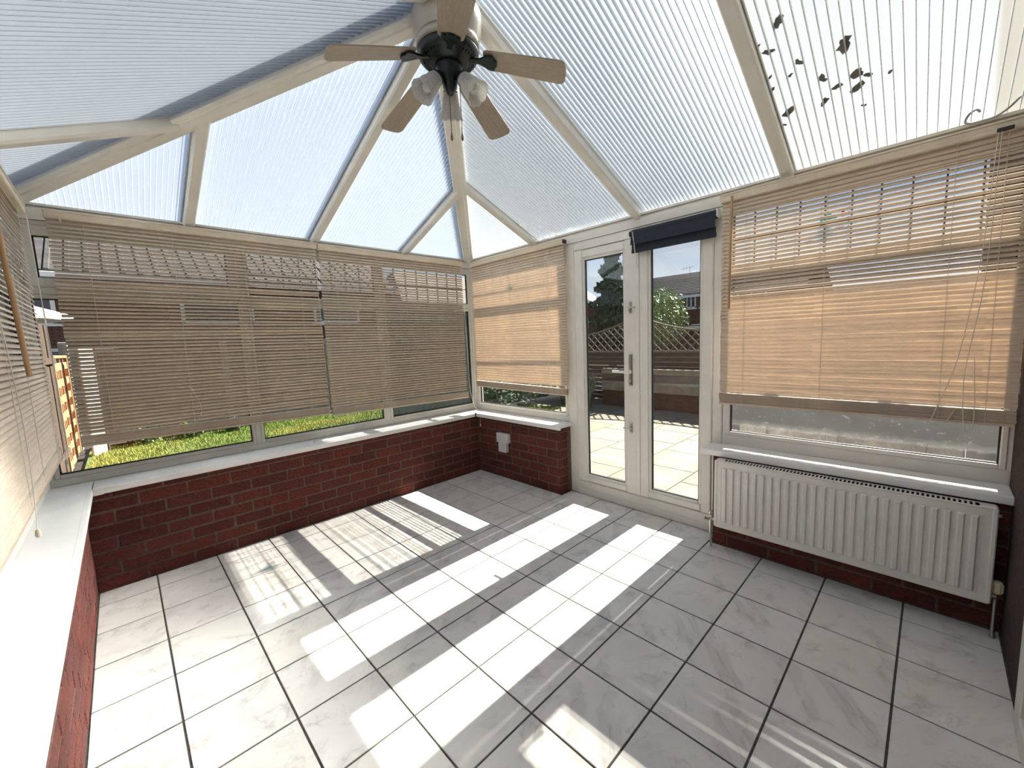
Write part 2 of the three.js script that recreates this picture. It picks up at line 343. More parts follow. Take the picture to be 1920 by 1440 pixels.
// ---------------------------------------------------------------- window frames
// frames are built flat in (a along the wall, y) and turned onto the wall by put(); d is depth outward from the inner face
function frameBuilder(parent, put) {
  const bar = (name, a0, a1, y0, y1, d0 = 0, d1 = 0.065, mat = M.upvc, c = 0.005) => mesh(name, put(a0, a1, y0, y1, d0 + (name === 'transom' ? 0.003 : name.startsWith('frame') ? 0 : 0.0015), d1, c), mat, parent);
  const pane = (name, a0, a1, y0, y1, mat = M.glass) => {
    const p = mesh(name, put(a0 - 0.004, a1 + 0.004, y0 - 0.004, y1 + 0.004, 0.028, 0.034, 0), mat, parent);
    const g = 0.006;
    mesh('gasket', [put(a0, a0 + g, y0, y1, 0.012, 0.027, 0), put(a1 - g, a1, y0, y1, 0.012, 0.027, 0), put(a0, a1, y0, y0 + g, 0.012, 0.027, 0), put(a0, a1, y1 - g, y1, 0.012, 0.027, 0)], M.gasket, p);
    return p;
  };
  const bead = (a0, a1, y0, y1, w = 0.022, d = -0.004) => mesh('glazing_bead', [put(a0 - w, a0, y0 - w, y1 + w, d, 0.02, 0.004), put(a1, a1 + w, y0 - w, y1 + w, d, 0.02, 0.004), put(a0, a1, y0 - w, y0, d, 0.02, 0.004), put(a0, a1, y1, y1 + w, d, 0.02, 0.004)], M.upvc, parent);
  const leads = (p, a0, a1, y0, y1, nx, ny) => {
    const gs = [];
    for (let i = 1; i < nx; i++) { const a = a0 + (a1 - a0) * i / nx; gs.push(put(a - 0.0035, a + 0.0035, y0, y1, 0.025, 0.037, 0)); }
    for (let j = 1; j < ny; j++) { const y = y0 + (y1 - y0) * j / ny; gs.push(put(a0, a1, y - 0.003, y + 0.003, 0.025, 0.037, 0)); }
    mesh('lead_came', gs, M.lead, p);
  };
  const motif = (p, a, y) => {   // a small stained diamond star in the leaded light
    const d = (ca, cy, ra, ry, mat, name) => { const q = [put(ca - ra * 0.35, ca + ra * 0.35, cy - ry, cy + ry, 0.0245, 0.0385, 0.004), put(ca - ra, ca + ra, cy - ry * 0.35, cy + ry * 0.35, 0.0245, 0.0385, 0.004)]; mesh(name, q, mat, p); };
    d(a, y, 0.035, 0.04, M.teal, 'stained_glass_star');
    d(a + 0.06, y + 0.02, 0.018, 0.014, M.red, 'stained_glass_petal'); d(a - 0.06, y - 0.02, 0.018, 0.014, M.red, 'stained_glass_petal');
  };
  return { bar, pane, bead, leads, motif };
}
const putBack = (a0, a1, y0, y1, d0, d1, c) => span(a0, a1, y0, y1, ZB - d1, ZB - d0, c);
const putRight = (a0, a1, y0, y1, d0, d1, c) => span(XR + d0, XR + d1, y0, y1, a0, a1, c);
const putLeft = (a0, a1, y0, y1, d0, d1, c) => span(XL - d1, XL - d0, y0, y1, a0, a1, c);
const mistTex = tex(512, 512, (u, v) => {
  const s = tn(u, v, 90, 3.3, 2), b = tn(u, v, 12, 6.1, 4);
  const m = 0.72 + 0.12 * b + sstep(0.27, 0.33, s) * 0.4;
  return [m, m * 1.01, m * 1.02];
});
// ragged condensation between the panes, its dense band set to stop a sun strip
const mistSunStop = (u, v) => { const e0 = 0.062 + 0.02 * tn(u, v, 30, 5.1, 3), e1 = 0.345 + 0.05 * tn(u, 0.3, 8, 2.2, 4) + 0.03 * tn(u, v, 26, 9.2, 3); return sstep(e0 - 0.03, e0 + 0.03, v) * (1 - sstep(e1 - 0.012, e1 + 0.012, v)); };
const mistSunStopRough = tex(512, 512, (u, v) => { const low = 1 - sstep(0.3, 0.34, v); return [0, 0.11 * low + 0.86 * mistSunStop(u, v), 0]; }, false);
const mistSunStopTone = tex(512, 512, (u, v) => { const low = 1 - sstep(0.3, 0.34, v), r = 0.11 * low + 0.86 * mistSunStop(u, v), c = Math.min(0.97, 0.185 / Math.max(r, 0.01)) * (1 + 0.14 * tn(u, v, 7, 4.1, 4)) + 0.12 * low * sstep(0.27, 0.33, tn(u, v, 70, 3.7, 2)); const m = Math.pow(clamp(c), 1 / 2.2); return [m, m, m]; });  // colour darkened where the mist is dense, to hold down its sun glow
mistSunStopTone.wrapS = mistSunStopTone.wrapT = THREE.ClampToEdgeWrapping;
mistSunStopRough.wrapS = mistSunStopRough.wrapT = THREE.ClampToEdgeWrapping;
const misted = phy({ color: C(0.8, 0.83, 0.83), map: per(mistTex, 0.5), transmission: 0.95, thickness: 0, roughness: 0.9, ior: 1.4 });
const halfMisted = phy({ color: C(1, 1, 1), map: mistSunStopTone, transmission: 1, thickness: 0, roughness: 1, roughnessMap: mistSunStopRough, ior: 1.4 });
const Y0 = 0.672, Y1 = 1.665, T0 = 1.778, T1 = 2.004, FT = 2.085;   // lower light, top light, head
const YR = 1.654, TR0 = 1.722, TR1 = 2.022;
{
  const w = struct('window_1', 'wide white three bay garden window with top lights', 'window');
  const f = frameBuilder(w, putBack);
  f.bar('frame_bottom', XL, XR, SY, Y0 - 0.02); f.bar('frame_head', XL, XR, TR1 + 0.018, FT); f.bar('frame_head_packer', XL, 0.63, T1 + 0.02, TR1 + 0.02);
  const bays = [[-0.338, 0.613], [0.69, 1.64], [1.728, 2.665]];
  f.bar('transom', XL, bays[0][1] + 0.02, Y1 + 0.02, T0 - 0.03); f.bar('transom', bays[0][1] + 0.03, XR, Y1 - 0.02, TR0 - 0.018);
  f.bar('jamb', XL - 0.06, bays[0][0] - 0.02, SY, FT); f.bar('jamb', bays[2][1] + 0.02, XR + 0.06, SY, FT);
  f.bar('mullion', bays[0][1] + 0.02, bays[1][0] - 0.02, Y0 - 0.03, FT); f.bar('mullion', bays[1][1] + 0.02, bays[2][0] - 0.02, Y0 - 0.03, FT);
  bays.forEach(([a, b], i) => {
    const y1 = i ? YR : Y1; f.bead(a, b, Y0, y1); f.pane('pane', a, b, Y0, y1, i === 2 ? misted : M.glass);
    const k = i === 0 ? 0.04 : 0;
    const t0 = i ? TR0 : T0, t1 = i ? TR1 : T1;
    f.bead(a + k, b - k, t0, t1, i === 0 ? 0.05 : 0.024, i === 0 ? -0.012 : -0.004);
    const p = f.pane('top_light_pane', a + k, b - k, t0, t1);
    if (i) f.leads(p, a, b, t0, t1, 8, 2);
  });
}
{
  const w = struct('window_2', 'narrow white window with leaded top light beside the glazed doors', 'window');
  const f = frameBuilder(w, putRight), a = -0.3, b = 0.855;
  f.bar('frame_bottom', ZB, 0.905, SY, Y0 - 0.015); f.bar('frame_head', ZB, 0.905, TR1 + 0.02, FT);
  f.bar('transom', ZB, 0.905, YR + 0.02, TR0 - 0.02); f.bar('jamb', ZB - 0.06, a - 0.02, SY, FT); f.bar('jamb', b + 0.02, 0.9, SY, FT);
  f.bar('mid_rail', a, b, 1.19, 1.225, 0.04, 0.065); f.bead(a, b, Y0 + 0.005, YR); f.pane('pane', a, b, Y0 + 0.005, YR); f.bead(a, b, TR0, TR1);
  const p = f.pane('top_light_pane', a, b, TR0, TR1); f.leads(p, a, b, TR0, TR1, 10, 2); f.motif(p, 0.28, 1.89);
}
{
  const w = struct('window_3', 'white window above the radiator with leaded top light and misted lower pane', 'window');
  const f = frameBuilder(w, putRight), a = 2.166, b = 3.265, y0 = 0.7;
  f.bar('frame_bottom', 2.118, HZ, 0.61, y0 - 0.02); f.bar('frame_head', 2.118, HZ, TR1 + 0.02, FT);
  f.bar('transom', 2.118, HZ, YR + 0.02, TR0 - 0.02); f.bar('jamb', 2.122, a - 0.018, 0.61, FT); f.bar('jamb', b + 0.015, HZ + 0.02, 0.61, FT);
  f.bead(a, b, y0, YR); f.bead(a, b, TR0, TR1);
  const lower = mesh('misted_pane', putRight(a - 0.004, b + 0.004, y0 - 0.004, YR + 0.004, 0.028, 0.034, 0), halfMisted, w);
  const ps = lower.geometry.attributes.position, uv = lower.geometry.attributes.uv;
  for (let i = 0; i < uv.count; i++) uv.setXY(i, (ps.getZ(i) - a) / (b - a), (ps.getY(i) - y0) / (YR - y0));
  mesh('gasket', [putRight(a, a + 0.006, y0, YR, 0.012, 0.027, 0), putRight(b - 0.006, b, y0, YR, 0.012, 0.027, 0), putRight(a, b, y0, y0 + 0.005, 0.012, 0.027, 0), putRight(a, b, YR - 0.006, YR, 0.012, 0.027, 0)], M.gasket, lower);
  const p = f.pane('top_light_pane', a, b, TR0, TR1); f.leads(p, a, b, TR0, TR1, 10, 2); f.motif(p, 2.62, 1.89);
}
{
  const w = struct('window_4', 'white window along the left wall behind a sunlit blind', 'window');
  const f = frameBuilder(w, putLeft);
  f.bar('frame_bottom', ZB, HZ, SY, Y0 + 0.03); f.bar('frame_head', ZB, HZ, T1 + 0.02, FT); f.bar('transom', ZB, HZ, Y1 + 0.02, T0 - 0.02);
  const bays = [[-0.32, 0.74], [0.84, 1.92], [2.02, 3.22]];
  f.bar('jamb', ZB - 0.06, -0.34, SY, FT); f.bar('mullion', 0.76, 0.82, SY, FT); f.bar('mullion', 1.94, 2.0, SY, FT); f.bar('jamb', 3.24, HZ, SY, FT);
  for (const [a, b] of bays) { f.bead(a, b, Y0 + 0.05, Y1); f.pane('pane', a, b, Y0 + 0.05, Y1); f.bead(a, b, T0, T1); f.pane('top_light_pane', a, b, T0, T1); }
}
// corner posts and the eaves beam that ties the frames together
{
  const t = struct('trim_5', 'white corner post between the garden window and the left window', 'corner post');
  mesh('post', span(XL - 0.062, XL + 0.012, SY, FT, ZB - 0.062, ZB + 0.012, 0.004), M.upvc, t);
  const t2 = struct('trim_6', 'white corner post between the garden window and the narrow window', 'corner post');
  mesh('post', span(XR - 0.012, XR + 0.062, SY, FT, ZB - 0.062, ZB + 0.012, 0.004), M.upvc, t2);
  const e = struct('trim_7', 'cream eaves beam running round the top of the windows', 'eaves beam');
  const prof = [[-0.012, 0], [-0.012, 0.055], [0.002, 0.078], [0.07, 0.075], [0.075, 0]];
  const up = V(0, 1, 0);
  mesh('beam', prism(V(XL, FT, ZB), V(XR, FT, ZB), prof.map(([a, b]) => [-a, b]), up), M.upvc, e);
  mesh('beam', prism(V(XR, FT, ZB), V(XR, FT, HZ), prof.map(([a, b]) => [-a, b]), up), M.upvc, e);
  mesh('beam', prism(V(XL, FT, HZ), V(XL, FT, ZB), prof.map(([a, b]) => [-a, b]), up), M.upvc, e);
  const lip = (A, B) => prism(A, B, [[-0.011, 0.002], [0.011, 0.002], [0.013, 0.014], [-0.013, 0.014]], up);
  mesh('glazing_lip', [lip(V(XL, 2.158, ZB + 0.004), V(XR, 2.158, ZB + 0.004)), lip(V(XR - 0.004, 2.158, ZB), V(XR - 0.004, 2.158, HZ)), lip(V(XL + 0.004, 2.158, HZ), V(XL + 0.004, 2.158, ZB))], M.upvc, e);
}

// ---------------------------------------------------------------- french doors
{
  const fr = struct('trim_8', 'white plastic frame round the glazed double doors', 'door frame');
  const put = putRight, z0 = 0.9, z1 = 2.122;
  mesh('jamb', put(z0, 0.985, 0.0, 2.085, -0.006, 0.07, 0.005), M.upvc, fr);
  mesh('jamb', put(2.062, z1, 0.0, 2.085, -0.006, 0.07, 0.005), M.upvc, fr);
  mesh('head', put(0.985, 2.062, 2.018, 2.085, -0.006, 0.07, 0.005), M.upvc, fr);
  mesh('threshold', [put(0.985, 2.062, 0, 0.118, -0.006, 0.07, 0.005), put(0.985, 2.062, 0.002, 0.05, -0.014, -0.004, 0.003)], M.upvc, fr);
  const leaf = (name, label, a0, a1, g0, g1, yb, yt) => {
    const d = struct(name, label, 'door');
    const D0 = -0.012, D1 = 0.05;
    mesh('stile', put(a0, g0 - 0.017, 0.12, 2.016, D0, D1, 0.006), M.upvc, d); mesh('stile', put(g1 + 0.017, a1, 0.12, 2.016, D0, D1, 0.006), M.upvc, d);
    mesh('bottom_rail', put(g0 - 0.018, g1 + 0.018, 0.124, yb - 0.018, D0, D1, 0.006), M.upvc, d); mesh('top_rail', put(g0 - 0.018, g1 + 0.018, yt + 0.018, 2.012, D0, D1, 0.006), M.upvc, d);
    const w = 0.02;
    mesh('glazing_bead', [put(g0 - w, g0, yb - w, yt + w, -0.005, 0.02, 0.005), put(g1, g1 + w, yb - w, yt + w, -0.005, 0.02, 0.005), put(g0, g1, yb - w, yb, -0.005, 0.02, 0.005), put(g0, g1, yt, yt + w, -0.005, 0.02, 0.005)], M.upvc, d);
    const p = mesh('pane', put(g0 - 0.003, g1 + 0.003, yb - 0.003, yt + 0.003, 0.022, 0.028, 0), M.glass, d);
    const g = 0.006; mesh('gasket', [put(g0, g0 + g, yb, yt, 0.006, 0.021, 0), put(g1 - g, g1, yb, yt, 0.006, 0.021, 0), put(g0, g1, yb, yb + g, 0.006, 0.021, 0), put(g0, g1, yt - g, yt, 0.006, 0.021, 0)], M.gasket, p);
    return d;
  };
  const d1 = leaf('door_1', 'glazed white door leaf with lever handle and two bolts', 0.986, 1.547, 1.083, 1.424, 0.188, 1.934);
  leaf('door_2', 'glazed white door leaf below the navy roller blind', 1.548, 2.061, 1.642, 1.979, 0.19, 1.932);
  mesh('cover_strip', put(1.528, 1.56, 0.124, 2.012, -0.018, -0.011, 0.003), M.upvc, d1);
  // lever handle on a long plate
  const hz = 1.487, hx = XR - 0.012;
  const plate = mesh('handle_plate', span(hx - 0.01, hx, 0.955, 1.195, hz - 0.015, hz + 0.015, 0.004), M.chrome, d1);
  mesh('lever_handle', [tube([V(hx, 1.06, hz), V(hx - 0.035, 1.06, hz), V(hx - 0.048, 1.06, hz - 0.012), V(hx - 0.05, 1.062, hz - 0.05), V(hx - 0.05, 1.064, hz - 0.125)], 0.009, 20, 8), at(lathe([[0, -0.004], [0.013, -0.004], [0.013, 0.004], [0, 0.004]], 14), hx - 0.012, 1.06, hz, 0, 0, Math.PI / 2)], M.sill, plate);
  mesh('key_cylinder', [at(lathe([[0, 0], [0.009, 0], [0.009, 0.014], [0, 0.014]], 12), hx - 0.008, 0.99, hz, 0, 0, Math.PI / 2), at(cbox(0.02, 0.02, 0.006, 0.002), hx - 0.013, 0.977, hz)], M.brass, plate);
  for (const y of [1.53, 0.635]) {
    const b = mesh('surface_bolt', span(hx - 0.009, hx, y - 0.042, y + 0.042, hz - 0.011, hz + 0.011, 0.003), M.chrome, d1);
    const side = y > 1 ? 1 : -1;
    mesh('bolt_knob', [tube([V(hx, y, hz), V(hx - 0.026, y, hz), V(hx - 0.028, y, hz + side * 0.05)], 0.006, 10, 8), at(cbox(0.014, 0.016, 0.016, 0.003), hx - 0.014, y - 0.02, hz)], M.brass, b);
  }
}

// ---------------------------------------------------------------- roof
{
  const roof = struct('ceiling', 'pitched conservatory roof of ribbed translucent sheets on cream rafters', 'ceiling');
  const up = V(0, 1, 0);
  const mR = (RIDGE.y - EY) / (XR - RIDGE.x), mB = (RIDGE.y - EY) / (RIDGE.z - ZB);
  const yR = (x) => EY + mR * (XR - x), yL = (x) => EY + mR * (x - XL), yB = (z) => EY + mB * (z - ZB);
  const hipZ = (x, left) => { const t = left ? (x - XL) / (RIDGE.x - XL) : (XR - x) / (XR - RIDGE.x); return ZB + (RIDGE.z - ZB) * t; };
  const hipXr = (z) => XR - (XR - RIDGE.x) * (z - ZB) / (RIDGE.z - ZB), hipXl = (z) => XL + (RIDGE.x - XL) * (z - ZB) / (RIDGE.z - ZB);
  const nR = V(mR, 1, 0).normalize(), nL = V(-mR, 1, 0).normalize(), nB = V(0, 1, -mB).normalize();
  const rafterProf = [[-0.03, 0.02], [-0.03, -0.034], [-0.022, -0.045], [0.022, -0.045], [0.03, -0.034], [0.03, 0.02]];
  const capProf = [[-0.035, 0.012], [-0.035, 0.03], [-0.015, 0.045], [0.015, 0.045], [0.035, 0.03], [0.035, 0.012]];
  const O = 0.05;
  const rafter = (A, B, n) => { const r = mesh('rafter', prism(A, B, rafterProf, n), M.upvc, roof); mesh('rafter_cap', prism(A, B, capProf, n), M.upvc, r); };
  // common and jack rafters
  const BX = [0.39, 1.165, 1.95], RZ = [0.56, 1.545, 2.44];
  rafter(V(BX[0], yB(ZB - O), ZB - O), V(BX[0], yB(hipZ(BX[0], true)), hipZ(BX[0], true)), nB);
  rafter(V(BX[1], yB(ZB - O), ZB - O), V(BX[1], RIDGE.y, RIDGE.z), nB);
  rafter(V(BX[2], yB(ZB - O), ZB - O), V(BX[2], yB(hipZ(BX[2], false)), hipZ(BX[2], false)), nB);
  RZ.forEach((z, i) => {
    const xr = i ? RIDGE.x : hipXr(z), xl = i ? RIDGE.x : hipXl(z);
    rafter(V(XR + O, yR(XR + O), z), V(xr, yR(xr), z), nR);
    const zl = i ? z : 0.43, xl2 = i ? RIDGE.x : hipXl(zl);
    rafter(V(XL - O, yL(XL - O), zl), V(xl2, yL(xl2), zl), nL);
  });
  // hips with a stepped moulding, and the ridge
  const hip = (A, B) => {
    const h = mesh('hip_rafter', [prism(A, B, [[-0.052, 0.02], [-0.052, -0.03], [-0.044, -0.042], [0.044, -0.042], [0.052, -0.03], [0.052, 0.02]], up), prism(A, B, [[-0.024, -0.04], [-0.02, -0.05], [0.02, -0.05], [0.024, -0.04]], up)], M.upvc, roof);
    mesh('hip_cap', prism(A, B, [[-0.06, 0.02], [-0.06, 0.035], [-0.02, 0.06], [0.02, 0.06], [0.06, 0.035], [0.06, 0.02]], up), M.upvc, h);
  };
  hip(V(XL - 0.04, EY - 0.016, ZB - 0.045), RIDGE); hip(V(XR + 0.04, EY - 0.016, ZB - 0.045), RIDGE);
  const rb = mesh('ridge_beam', [prism(V(RIDGE.x, RIDGE.y, RIDGE.z - 0.06), V(RIDGE.x, RIDGE.y, HZ), [[-0.05, 0.04], [-0.05, -0.05], [-0.04, -0.06], [0.04, -0.06], [0.05, -0.05], [0.05, 0.04]], up)], M.upvc, roof);
  mesh('ridge_cap', prism(V(RIDGE.x, RIDGE.y, RIDGE.z - 0.08), V(RIDGE.x, RIDGE.y, HZ), [[-0.08, 0.02], [-0.02, 0.075], [0.02, 0.075], [0.08, 0.02]], up), M.upvc, rb);
  mesh('ridge_boss', at(lathe([[0, 0], [0.12, 0.004], [0.135, 0.02], [0.135, 0.05], [0, 0.06]], 32), RIDGE.x, RIDGE.y - 0.07, RIDGE.z + 0.02), M.upvc, rb);

  // sheets: P(u, v) puts the point u along the eaves, v up the slope from the eaves (in plan) onto the plane
  const g = 0.028, TH = 0.016;
  function sheet(P, n, poly, pitch, mat, label, outward = 1) {
    const pts = poly.map(([u, v]) => P(u, v));
    // twin-wall sheet: a clear upper skin, ribs, and a lower skin that scatters light forwards
    const m = mesh('roof_sheet', polys([pts], 0, 0, V().copy(pts[0]).addScaledVector(n, outward)), mat === M.poly ? M.polyLower : M.polyClearLower, roof);
    if (label) m.userData.label = label;
    const top = pts.map(p => V().copy(p).addScaledVector(n, TH));
    mesh('upper_skin', polys([top], 0, 0, pts[0]), mat, m);
    const us = poly.map(p => p[0]), u0 = Math.min(...us), u1 = Math.max(...us), gs = [];
    for (let u = Math.ceil((u0 + 0.004) / pitch) * pitch; u < u1 - 0.003; u += pitch) {
      let lo = 1e9, hi = -1e9;
      poly.forEach(([a, b], i) => { const [c, d] = poly[(i + 1) % poly.length]; if ((a - u) * (c - u) <= 0 && a !== c) { const v = b + (d - b) * (u - a) / (c - a); lo = Math.min(lo, v); hi = Math.max(hi, v); } });
      if (hi - lo < 0.03) continue;
      gs.push(prism(P(u, lo + 0.002), P(u, hi - 0.002), [[-0.0016, -0.0008], [0.0016, -0.0008], [0.0012, TH - 0.001], [-0.0012, TH - 0.001]], n));
    }
    if (gs.length) { const r = mesh('rib', gs, M.polyRib, m); r.userData.kind = 'stuff'; }
  }
  const PB = (x, v) => V(x, yB(ZB + v), ZB + v), PR = (z, v) => V(XR - v, yR(XR - v), z), PL = (z, v) => V(XL + v, yL(XL + v), z);
  const dB = RIDGE.z - ZB, dR = XR - RIDGE.x;
  const hb = (x) => (x < RIDGE.x ? hipZ(x, true) : hipZ(x, false)) - ZB - 0.05;
  sheet(PB, nB, [[XL + 0.06, -O], [BX[0] - g, -O], [BX[0] - g, hb(BX[0] - g)], [XL + 0.06, hb(XL + 0.06)]].map(([a, b]) => [a, Math.max(b, -O)]), 0.025, M.poly);
  sheet(PB, nB, [[BX[0] + g, -O], [BX[1] - g, -O], [BX[1] - g, hb(BX[1] - g)], [BX[0] + g, hb(BX[0] + g)]], 0.025, M.poly);
  sheet(PB, nB, [[BX[1] + g, -O], [BX[2] - g, -O], [BX[2] - g, hb(BX[2] - g)], [BX[1] + g, hb(BX[1] + g)]], 0.025, M.poly);
  sheet(PB, nB, [[BX[2] + g, -O], [XR - 0.06, -O], [XR - 0.06, hb(XR - 0.06)], [BX[2] + g, hb(BX[2] + g)]], 0.025, M.poly);
  const hr = (z) => Math.min(dR - 0.05, (z - ZB) / (RIDGE.z - ZB) * dR - 0.045);
  for (const [P, n, zs, right] of [[PR, nR, RZ, true], [PL, nL, [0.43, RZ[1], RZ[2]], false]]) {
    sheet(P, n, [[ZB + 0.07, -O], [zs[0] - g, -O], [zs[0] - g, hr(zs[0] - g)], [ZB + 0.07, hr(ZB + 0.07)]], 0.025, M.poly);
    sheet(P, n, [[zs[0] + g, -O], [zs[1] - g, -O], [zs[1] - g, hr(9)], [RIDGE.z, hr(9)], [zs[0] + g, hr(zs[0] + g)]], 0.025, M.poly, undefined, right ? -1 : 1);
    sheet(P, n, [[zs[1] + g, -O], [zs[2] - g, -O], [zs[2] - g, hr(9)], [zs[1] + g, hr(9)]], 0.025, M.poly, undefined, right ? -1 : 1);
    sheet(P, n, [[zs[2] + g, -O], [HZ - 0.012, -O], [HZ - 0.012, hr(9)], [zs[2] + g, hr(9)]], right ? 0.033 : 0.025, right ? M.polyClear : M.poly, right ? 'clearer yellowish sheet with dead leaves lying on it' : undefined, right ? -1 : 1);
  }

  // dead leaves lying on the clear sheet
  const spots = [[1.931, 2.556, 0.024, 0.5], [2.03, 2.497, 0.02, 1.9], [2.345, 2.508, 0.03, 0.9], [2.132, 2.588, 0.016, 2.4], [2.13, 2.736, 0.033, 0.2], [2.246, 2.651, 0.018, 2.8], [2.359, 2.643, 0.02, 0.6], [2.309, 2.69, 0.017, 1.4], [2.281, 2.76, 0.028, 0.5], [2.345, 2.756, 0.024, 0.7], [2.308, 2.793, 0.014, 2.0], [2.17, 2.55, 0.01, 1.0], [2.33, 2.86, 0.009, 0.3], [2.45, 2.77, 0.009, 2.2], [1.99, 2.47, 0.01, 1.2], [2.2, 2.478, 0.011, 0.4], [2.41, 2.48, 0.009, 2.1], [2.14, 2.482, 0.009, 0.9]];
  const names = new Map([[0, 'curled dead leaf on the clear roof sheet, uppermost of the cluster'], [2, 'jagged dead leaf on the clear roof sheet beside the rafter foot'], [4, 'largest dead leaf lying in the middle of the clear roof sheet'], [8, 'long dead leaf just above the oval one on the clear roof sheet'], [9, 'oval dead leaf directly under the long one on the clear roof sheet'], [1, 'ragged dead leaf against the rafter edge, high on the clear roof sheet'], [3, 'small dead leaf below the uppermost leaf, a little right of the rafter'], [5, 'small dead leaf at the upper left of the lower leaf cluster'], [6, 'lowest leaf of the cluster on the clear roof sheet, right of the jagged one'], [7, 'small dead leaf between the lowest leaf and the oval leaf'], [10, 'small crumbling leaf just right of the long one on the roof sheet']]);
  spots.forEach(([x, z, r, a], i) => {
    const n = 14, s = new THREE.Shape();
    for (let k = 0; k < n; k++) { const t = k / n * 2 * Math.PI, q = r * (0.62 + 0.38 * Math.abs(Math.cos(t)) + rr(-0.28, 0.28)) * (0.6 + 0.4 * Math.abs(Math.cos(t * 0.5 + a))) * 1.3; s[k ? 'lineTo' : 'moveTo'](Math.cos(t) * q, Math.sin(t) * q * 0.75); }
    s.closePath();
    const geo = new THREE.ExtrudeGeometry(s, { depth: 0.002, bevelEnabled: false });
    const p = geo.attributes.position; for (let k = 0; k < p.count; k++) p.setZ(k, p.getZ(k) + 0.12 * Math.abs(p.getX(k)));
    geo.rotateZ(a); geo.rotateX(-Math.PI / 2);
    const m = mesh('dead_leaf', tidy(geo), M.leaf);
    m.quaternion.setFromUnitVectors(up, nR); m.position.set(x, yR(x), z).addScaledVector(nR, TH + 0.0005);
    tag(m, names.get(i) ?? (i > 10 ? 'tiny crumb of leaf litter on the clear roof sheet' : 'small dead leaf on the clear roof sheet'), 'leaf', 'dead leaves on the clear roof sheet');
  });
}

// ---------------------------------------------------------------- venetian blinds
const slatShapes = new Map();
function slatGeo(W, variant) {
  const key = W.toFixed(3) + variant;
  if (!slatShapes.has(key)) {
    const w = 0.0254, t = 0.0016, n = 4, top = [], bot = [];
    for (let i = 0; i <= n; i++) { const u = i / n - 0.5, y = 0.003 * (1 - 4 * u * u); top.push([u * w, y]); bot.push([u * w, y - t]); }
    const pos = [], nor = [], uv = [], ou = variant * 0.37, push = (p, nn, u) => { pos.push(...p); nor.push(...nn); uv.push(...u); };
    const quad = (A, B, nn) => { for (const [[z, y], x] of [[A, 0], [B, W], [A, W], [A, 0], [B, 0], [B, W]]) push([x, y, z], nn, [x + ou, z * 2 + variant * 0.2]); };
    for (let i = 0; i < n; i++) { const s = (top[i + 1][1] - top[i][1]) / (w / n), l = Math.hypot(1, s); quad(top[i], top[i + 1], [0, 1 / l, -s / l]); quad(bot[i + 1], bot[i], [0, -1 / l, s / l]); }
    quad(bot[0], top[0], [0, 0, -1]); quad(top[n], bot[n], [0, 0, 1]);
    for (const [x, nx] of [[0, -1], [W, 1]]) for (let i = 0; i < n; i++) for (const tri of [[top[i], top[i + 1], bot[i + 1]], [top[i], bot[i + 1], bot[i]]]) for (const [z, y] of nx < 0 ? tri : tri.slice().reverse()) push([x, y, z], [nx, 0, 0], [z + ou, y]);
    const g = new THREE.BufferGeometry();
    g.setAttribute('position', new THREE.Float32BufferAttribute(pos, 3)); g.setAttribute('normal', new THREE.Float32BufferAttribute(nor, 3)); g.setAttribute('uv', new THREE.Float32BufferAttribute(uv, 2));
    slatShapes.set(key, g);
  }
  return slatShapes.get(key);
}
// local axes: x along the blind, y up from the bottom rail, z towards the room
function blind({ label, pos, turn, W, H, pitch = 0.0224, tilt, sag = 0, stack = 12, ladders, jitter = 3, droop = [], shift = 0 }) {
  const o = thing('venetian_blind', label, 'blind', pos, turn, 'slatted wooden blinds');
  mesh('headrail', [span(-0.006, W + 0.006, H - 0.042, H, -0.022, 0.024, 0.004), span(-0.008, W + 0.008, H - 0.006, H + 0.002, -0.024, 0.028, 0.002)], M.headrail, o);
  const yTop = H - 0.055, yLow = 0.017 + stack * 0.0038 + 0.017, n = Math.round((yTop - yLow) / pitch) + 1;
  pitch = (yTop - yLow) / (n - 1);
  const R = (d) => d * Math.PI / 180, sagAt = (y) => sag * (1 - y / H);
  for (let k = 0; k < n; k++) {
    const y = yTop - k * pitch, v = Math.floor(rnd() * 3);
    const g = new THREE.Mesh(slatGeo(W, v), M.slat[Math.floor(rnd() * 3)]);
    g.name = 'slat'; g.castShadow = g.receiveShadow = true;
    const odd = droop.find(d => d[0] === k);
    g.rotation.set(R(odd ? odd[1] : tilt(y / H) + rr(-jitter, jitter)), 0, R(rr(-0.1, 0.1)) + sagAt(y) / W);
    g.position.set(rr(-0.003, 0.003) + shift * (1 - y / H), y + rr(-0.0006, 0.0006) - sagAt(y) / 2, 0);
    o.add(g);
  }
  for (let k = 0; k < stack; k++) {
    const g = new THREE.Mesh(slatGeo(W, k % 3), M.slat[k % 3]); g.name = 'slat'; g.castShadow = g.receiveShadow = true;
    g.position.set(rr(-0.003, 0.003) + shift, 0.017 + k * 0.0038 - sag / 2, rr(-0.001, 0.001)); g.rotation.set(R(rr(-2, 2)), 0, sag / W); o.add(g);
  }
  const br = mesh('bottom_rail', span(0, W, -0.001, 0.013, -0.0135, 0.0135, 0.003), M.rail, o); br.rotation.z = sag / W; br.position.set(shift, -sag / 2, 0);
  for (const a of ladders) {
    const gs = [];
    for (const z of [-0.0128, 0.0128]) gs.push(tube([V(a, H - 0.04, z), V(a + shift, 0.0, z)], 0.0009, 1, 4));
    mesh('ladder_cord', gs, M.cord, o);
  }
  return o;
}
const pullCord = (o, pts, knob = true, r = 0.0014) => { const c = mesh('pull_cord', tube(pts, r, 30, 5), M.cord, o); if (knob) { const e = pts[pts.length - 1]; mesh('cord_tassel', at(lathe([[0, 0], [0.006, -0.002], [0.008, -0.02], [0.005, -0.026], [0, -0.026]], 10), e.x, e.y, e.z), M.headrail, c); } return c; };
